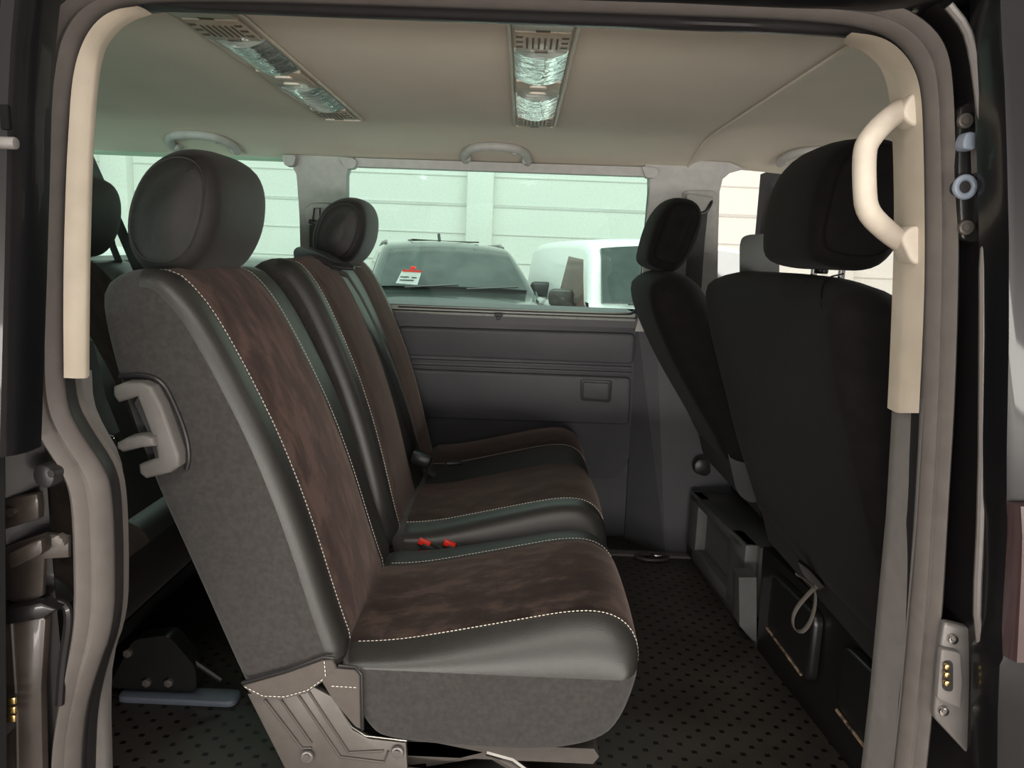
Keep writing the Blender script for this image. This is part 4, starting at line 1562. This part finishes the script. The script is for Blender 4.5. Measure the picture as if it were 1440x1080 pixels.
# ================================================================ CEILING CONSOLES AND HANDLES
def console(xc, y0, y1, w, label):
    g = thing('ceiling_console', (xc, (y0+y1)/2, 1.38), label, 'ceiling lamp', 'light and air strips on the ceiling')
    L = y1-y0
    zt = lambda y: ceil_z(xc, y)

    def bx(name, ya, yb, wx, dz, m, par, bev=.003, z0=.002, cx=0):
        mm = MB()
        za, zb = zt(ya)-z0, zt(yb)-z0
        mm.slab([V(xc+cx-wx/2, ya, za), V(xc+cx+wx/2, ya, za), V(xc+cx+wx/2, yb, zb), V(xc+cx-wx/2, yb, zb)], V(0, 0, -dz), bev=bev)
        return mm.build(name, m, par)
    mm = MB()
    n = 12
    yy = [y0+L*k/n for k in range(n+1)]
    for s in (-1, 1):
        mm.tube([V(xc+s*w*.48, y, zt(y)-.004) for y in yy], .005, n=8)
    mm.tube([V(xc-w*.48, y0, zt(y0)-.004), V(xc+w*.48, y0, zt(y0)-.004)], .005)
    mm.tube([V(xc-w*.48, y1, zt(y1)-.004), V(xc+w*.48, y1, zt(y1)-.004)], .005)
    mm.build('frame', LAMPB, g)
    mm = MB()
    for k in range(n):
        ya, yb = yy[k], yy[k+1]
        mm.slab([V(xc-w*.48, ya, zt(ya)), V(xc+w*.48, ya, zt(ya)), V(xc+w*.48, yb, zt(yb)), V(xc-w*.48, yb, zt(yb))], V(0, 0, -.004))
    mm.build('base', LAMPB, g)
    # repeating units: vent, lens, switch plate, lens, vent
    units = [('vent', 1.15, 1.30), ('vent', 1.31, 1.425), ('lens', 1.44, 1.65), ('plate', 1.66, 1.80), ('lens', 1.81, 2.06), ('vent', 2.07, 2.20)]
    for kind, a, b in units:
        ya, yb = a, b
        if kind == 'vent':
            v = bx('air_vent', ya, yb, w*.80, .010, LAMPB, g, bev=.004)
            for k in range(6):
                bx('slot', ya+(yb-ya)*.22, yb-(yb-ya)*.22, .0035, .0015, LAMPD, v, bev=0, z0=.0115, cx=-w*.22+k*w*.088)
            for s in (-1, 1):
                for k in range(3):
                    bx('notch', ya+(yb-ya)*(.15+.25*k), ya+(yb-ya)*(.24+.25*k), w*.10, .0015, LAMPD, v, bev=0, z0=.0115, cx=s*w*.33)
            bx('pivot_slot', yb-(yb-ya)*.10, yb, w*.2, .002, LAMPD, v, bev=0, z0=.0115)
        elif kind == 'lens':
            mm = MB()
            n2 = 10
            v = []
            for j in range(n2+1):
                u = -1+2*j/n2
                dz = .006+.014*(1-u*u)
                v.append((xc+u*w*.42, dz))
            vs2 = []
            for yq in (ya, yb):
                for (x, dz) in v:
                    vs2.append(V(x, yq, zt(yq)-dz))
                for (x, dz) in reversed(v):
                    vs2.append(V(x, yq, zt(yq)-.001))
            m2 = 2*(n2+1)
            f2_ = [tuple(range(m2)), tuple(range(2*m2-1, m2-1, -1))]
            for j in range(m2):
                k2 = (j+1) % m2
                f2_.append((j, k2, m2+k2, m2+j))
            mm.raw(vs2, f2_)
            lo = mm.build('lamp_lens', LENS, g, smooth=50)
        else:
            p = bx('switch_plate', ya, yb, w*.80, .010, LAMPB, g, bev=.003)
            for s in (.28, .72):
                mm = MB()
                yc2 = ya+(yb-ya)*s
                mm.slab(round_poly([V(xc-w*.16, yc2-.010, zt(yc2)-.011), V(xc+w*.16, yc2-.010, zt(yc2)-.011), V(xc+w*.16, yc2+.010, zt(yc2)-.011), V(xc-w*.16, yc2+.010, zt(yc2)-.011)], .009), V(0, 0, -.005), bev=.002)
                mm.build('button', BUTTON, p)
    return g


console(.018, 1.13, 2.23, .115, 'straight lamp and air strip on the ceiling above the middle of the floor')
console(-.520, 1.13, 2.25, .115, 'slanting lamp and air strip on the ceiling above the backrests at the left')


def grab(xc, y, z, w, label):
    g = thing('ceiling_grab_bar', (xc, y, z), label, 'grab handle', 'light grey grab handles along the far ceiling edge')
    mm = MB()
    h = w/2
    cz = lambda yy: ceil_z(xc, yy)-.013
    pts = [V(xc+s_*h*q, yy, cz(yy)) for s_, q, yy in ((-1, .93, y+.075), (-1, .96, y+.045), (-1, .86, y+.005), (-1, .62, y-.030), (-1, .3, y-.043), (1, 0, y-.046), (1, .3, y-.043), (1, .62, y-.030), (1, .86, y+.005), (1, .96, y+.045), (1, .93, y+.075))]
    mm.tube(smooth_open(pts, 2), .0135, n=12)
    mm.build('grip', PILLAR, g)
    for s_ in (-1, 1):
        mm = MB()
        mm.box(V(xc+s_*h*.90, y+.066, cz(y+.066)+.004), (w*.15, .045, .022), rot=(.3, 0, 0), bev=.009, seg=3)
        mm.build('mount', PILLAR, g)
    mm = MB()
    mm.box(V(xc+h*.55, y-.004, cz(y)), (.016, .016, .018), bev=.003)
    mm.build('coat_hook', PILLAR, g)
    return g


p = at(698, 200, Y=2.50)
grab(p.x, 2.50, ceil_z(p.x, 2.5)-.012, .215, 'ceiling grab handle above the centre window')
p = at(277, 183, Y=2.50)
grab(p.x, 2.50, ceil_z(p.x, 2.5)-.012, .215, 'ceiling grab handle above the rear side window, left of the pillar')
p = at(1160, 214, Y=2.45)
grab(p.x, 2.48, ceil_z(p.x, 2.48)-.010, .215, 'ceiling grab handle over the driver door, partly behind the big headrest')

# ================================================================ OPEN DRIVER DOOR (beyond the pillar)
hinge = V(1.75, 2.70, 0)
rear = V(.925, 3.12, 0)
du = (rear-hinge).normalized()
dn = V(du.y, -du.x, 0)
if dn.y > 0:
    dn = -dn


def dpt(s, z):
    return hinge+du*s+V(0, 0, z)


Ld = (rear-hinge).length
g = thing('open_driver_door', tuple(rear+V(0, 0, -.15)), 'opened black driver door with its window frame, beyond the pillar at the right', 'car door')
mm = MB()
of = [dpt(0, .80), dpt(0, 1.0), dpt(.25, 1.37), dpt(Ld-.04, 1.405), dpt(Ld, 1.39), dpt(Ld, .80)]
inf = [dpt(.07, .86), dpt(.08, .98), dpt(.28, 1.30), dpt(Ld-.11, 1.335), dpt(Ld-.075, 1.30), dpt(Ld-.06, .86)]
A = of+[of[0]]
B = inf+[inf[0]]
vs, fs = [], []
for a, b in zip(of, inf):
    for (u, d) in ((0, 0), (0, .03), (.3, .045), (.7, .045), (1, .02), (1, 0)):
        vs.append(a.lerp(b, u)+dn*d)
for i in range(6):
    j = (i+1) % 6
    for k in range(6):
        l = (k+1) % 6
        fs.append((i*6+k, i*6+l, j*6+l, j*6+k))
mm.raw(vs, fs)
mm.build('window_frame', PAINT, g)
mm = MB()
mm.tube([p+dn*.048 for p in [q_.lerp(w_, .8) for q_, w_ in zip(of, inf)]], .008, closed=True)
mm.build('frame_seal', RUBBER, g)
mm = MB()
mm.slab([p+dn*.01 for p in inf], dn*.005)
mm.build('door_glass', CLEARG, g)
mm = MB()
mm.slab([dpt(0, -.15), dpt(0, .86), dpt(Ld, .86), dpt(Ld, -.15)], dn*.08, bev=.02, seg=3)
mm.build('door_skin', PAINT, g)
mm = MB()
mm.slab([dpt(.08, -.05)+dn*.082, dpt(.08, .84)+dn*.082, dpt(Ld-.08, .84)+dn*.082, dpt(Ld-.08, -.05)+dn*.082], dn*.02, bev=.008)
mm.build('door_lining', PLAST_D, g)


VANGLASS = mat('van_cab_window', (.10, .055, .045), rough=.15, spec=.3, col2=(.16, .10, .085), nscale=2)
# ================================================================ CARS IN THE HALL
def car(name, x, y, yaw, label, L=4.6, Wd=1.86, hood=(1.02, 1.08), belt=1.08, roof=1.70, wsb=1.15, wst=1.85, rt=3.9, paint=GREYP, group=None, van=False, mirror=RUBBER_D, rail=True):
    """car with its nose at x = 0, local x runs backwards, turned by yaw"""
    z0 = -.56
    g = thing(name, (x, y, z0), label, 'car', group)
    ca, sa = math.cos(yaw), math.sin(yaw)

    def T(p, tz=0):
        lx, ly, lz = p.x, p.y, p.z
        # local x (backwards) -> world +y
        wx, wy_ = -ly, lx
        return V(x+wx*ca-wy_*sa, y+wx*sa+wy_*ca, z0+lz)
    hw = Wd/2
    lower = [(.06, .28), (-.0, .50), (.04, .82), (.16, hood[0]-.08), (.45, hood[0]), (wsb-.02, hood[1]), (wsb+.6, belt+.02), (rt, belt+.02), (L-.05, belt-.05), (L, .7), (L-.03, .32), (L-.5, .24), (.6, .24)]
    pr = resample_2(chaik2(lower, 2), 70)
    st = round_edge(-hw, 1, .16, 6)+[(-hw+.16+(Wd-.32)*k/10, 0) for k in range(1, 10)]+list(reversed(round_edge(hw, -1, .16, 6)))
    cr = lambda p, n, yy: -.05*(abs(yy)/hw)**3*max(0, n.y)*(1 if p.x < wsb else .2)-(.22*(abs(yy)/hw)**2.5 if p.x < .7 and n.x < -.5 else 0)
    m_ = MB()
    sweep(m_, pr, st, lambda a, b, c, d: 0, crown=cr)
    m_.build('body', paint, g, smooth=45, warp=T)
    rb = L-.12 if van else L-.35
    up = [(wsb-.05, hood[1]-.06), (wsb+.02, hood[1]), (wst-.14, roof-.10), (wst+.08, roof-.02), (wst+.7, roof), (rt-.2, roof-.01), (rt+.12, roof-.07), (rb, belt), (rb, belt-.06)]
    pr = resample_2([(p.x, p.y) for p in smooth_open([V(a, b, 0) for a, b in up], 2)], 60)
    st = round_edge(-hw, 1, .09, 6)+[(-hw+.09+(Wd-.18)*k/10, 0) for k in range(1, 10)]+list(reversed(round_edge(hw, -1, .09, 6)))
    tf = .10 if van else .20

    def TT(p):
        t = max(0, (p.z-belt)/(roof-belt))
        k = .955-tf*t
        zz = p.z-.05*t*(abs(p.y)/hw)**2
        return T(V(p.x, p.y*k, zz))
    m_ = MB()
    sweep(m_, pr, st, lambda a, b, c, d: 0)
    m_.build('cabin', paint, g, smooth=45, warp=TT)
    # windscreen: bowed panel lying on the front slope
    def ws_panel(e, u0, u1, v0, v1, nseg=12, out=.04):
        vs2, fs2 = [], []
        for i in range(nseg+1):
            u = u0+(u1-u0)*i/nseg
            for j in range(7):
                v = v0+(v1-v0)*j/6
                px = wsb+.02+(wst-.11-wsb)*v
                pz = hood[1]+(roof-.085-hood[1])*v
                yy = u*(hw-.05)
                o = out+.02*(1-u*u)
                vs2.append(TT(V(px-o*.8, yy, pz+o*.6)))
        n1 = len(vs2)
        for i in range(nseg+1):
            for j in range(7):
                v = v0+(v1-v0)*j/6
                u = u0+(u1-u0)*i/nseg
                px = wsb+.02+(wst-.11-wsb)*v
                pz = hood[1]+(roof-.085-hood[1])*v
                vs2.append(TT(V(px+.03, u*(hw-.05), pz)))
        for i in range(nseg):
            for j in range(6):
                a = i*7+j
                fs2.append((a, a+1, a+8, a+7))
                fs2.append((n1+a, n1+a+7, n1+a+8, n1+a+1))
        for i in range(nseg):
            for j in (0, 6):
                a = i*7+j
                fs2.append((a, a+7, n1+a+7, n1+a))
        for j in range(6):
            for i in (0, nseg):
                a = i*7+j
                fs2.append((a, n1+a, n1+a+1, a+1))
        return MB().raw(vs2, fs2)
    w_ = ws_panel(0, -.93, .93, .03, .94).build('windscreen', CARGLASS, g, smooth=60)
    m_ = MB()
    for ya_, yb_ in ((-.12, -.72), (.55, -.04)):
        p0 = TT(V(wsb-.045, ya_, hood[1]+.03))
        p1 = TT(V(wsb-.01, yb_, hood[1]+.07))
        m_.tube([p0, p1], .010, n=6)
    m_.build('wiper', RUBBER_D, w_)
    # side glass
    for s in (-1, 1):
        m_ = MB()
        if van:
            q_ = [V(wsb+.18, 0, belt-.02), V(wsb+.42, 0, belt+.28), V(wst+.05, 0, roof-.20), V(wst+.66, 0, roof-.17), V(wst+.78, 0, belt+.0)]
        else:
            q_ = [V(wsb+.45, 0, belt+.05), V(wst+.02, 0, roof-.13), V(rt-.25, 0, roof-.11), V(rt+.05, 0, belt+.10)]
        q2_ = []
        for v in q_:
            q2_.append(TT(V(v.x, s*(hw+.006), v.z)))
        m_.slab(q2_, (T(V(0, -s*.03, 0))-T(V(0, 0, 0))))
        m_.build('side_window', VANGLASS if van else CARGLASS, g)
        if van:
            m_ = MB()
            m_.box(T(V(wst+.72, s*(hw-.0), belt-.14)), (.05, .20, .05), rot=(0, 0, yaw), bev=.012)
            m_.build('door_handle', RUBBER_D, g)
        m_ = MB()
        c = T(V(wsb+.52, s*(hw+.10), belt+.06))
        m_.box(c, (.24, .13, .17), rot=(0, 0, yaw), bev=.05, seg=3)
        m_.tube([c, T(V(wsb+.55, s*(hw-.05), belt-.02))], .03)
        m_.build('mirror', mirror, g, smooth=60)
        m_ = MB()
        if rail:
            m_.tube([TT(V(wst+.25, s*(hw-.05), roof-.02)), TT(V(wst+.4, s*(hw-.05), roof+.01)), TT(V(rt-.3, s*(hw-.05), roof+.01)), TT(V(rt, s*(hw-.05), roof-.04))], .018)
            m_.build('roof_rail', PLATE, g)
        for wx in (.85, L-.95):
            m_ = MB()
            m_.cyl(T(V(wx, s*(hw-.11), .34)), T(V(0, 1, 0))-T(V(0, 0, 0)), .34, .22, n=32, bev=.03)
            wh = m_.build('wheel', TYRE, g)
            m_ = MB()
            m_.cyl(T(V(wx, s*(hw+.002), .34)), T(V(0, 1, 0))-T(V(0, 0, 0)), .21, .02, n=24, bev=.006)
            m_.build('rim', PLATE, wh)
        m_ = MB()
        c = T(V(.22, s*(hw-.28), .78))
        m_.box(c, (.38, .22, .15), rot=(0, 0, yaw), bev=.05)
        m_.build('headlamp', LENS, g)
    m_ = MB()
    m_.box(T(V(.01, 0, .62)), (.9, .10, .24), rot=(0, 0, yaw), bev=.03)
    m_.build('grille', RUBBER_D, g)
    return g, T, TT


g, T, TT = car('parked_suv', -.42, 6.7, math.radians(12), 'dark grey SUV with a price card in the windscreen, parked beyond the centre window', hood=(1.12, 1.23), belt=1.20, roof=1.76, wsb=1.25, wst=2.0, rt=4.0, L=4.7)
m_ = MB()
m_.tube([TT(V(2.9, .0, 1.76)), TT(V(3.0, .0, 1.84))], .02)
m_.build('antenna', RUBBER_D, g)
m_ = MB()
m_.tube([TT(V(2.2, -.5, 1.767)), TT(V(2.2, .5, 1.767)), TT(V(3.0, .5, 1.772)), TT(V(3.0, -.5, 1.772))], .008, closed=True)
m_.build('sunroof_edge', RUBBER_D, g)
g2, T2, TT2 = car('parked_van', 1.62, 6.0, math.radians(10), 'white panel van with a brown mirror, parked right of the grey SUV', hood=(1.06, 1.20), belt=1.18, roof=1.84, wsb=.95, wst=1.45, rt=4.1, L=4.3, Wd=1.8, paint=WHITEP, van=True, mirror=BROWNM, rail=False)
car('parked_hatchback', -3.05, 7.5, math.radians(6), 'dark low car seen through the rear side window, behind the big headrest', hood=(.92, 1.0), belt=1.0, roof=1.50, wsb=1.1, wst=1.9, rt=3.6, L=4.2, Wd=1.75, rail=False)
car('parked_saloon', -5.85, 7.4, math.radians(4), 'pale car behind the belt at the far left of the rear side window', hood=(.95, 1.05), belt=1.03, roof=1.58, wsb=1.1, wst=1.9, rt=3.6, L=4.3, Wd=1.75, rail=False, paint=WHITEP)

# price card standing in the SUV's windscreen
Yc = 7.55
pc = thing('price_card', at(586, 388, Y=Yc), 'white price card with red top edge in the windscreen of the grey SUV', 'card')
m_ = MB()
m_.slab([at(566, 380, Y=Yc), at(593, 381.5, Y=Yc), at(587, 400.5, Y=Yc), at(557, 398, Y=Yc)], V(0, -.02, 0))
m_.build('sheet', PAPER, pc)
m_ = MB()
m_.slab([at(567, 379, Y=Yc), at(593.5, 380.5, Y=Yc), at(593, 383, Y=Yc), at(566, 381.5, Y=Yc)], V(0, -.03, 0))
m_.tube(smooth_open([at(580, 380, Y=Yc), at(578, 376.5, Y=Yc), at(582, 375.5, Y=Yc), at(584, 378, Y=Yc)], 1), .012)
m_.build('red_edge', RED, pc)
m_ = MB()
for (x0, x1, y) in ((563, 575, 388.5), (579, 586, 389.5), (562, 582, 393)):
    m_.slab([at(x0, y, Y=Yc-.03), at(x1, y+.5, Y=Yc-.03), at(x1, y+2, Y=Yc-.03), at(x0, y+1.4, Y=Yc-.03)], V(0, -.006, 0))
m_.build('print', INKD, pc)
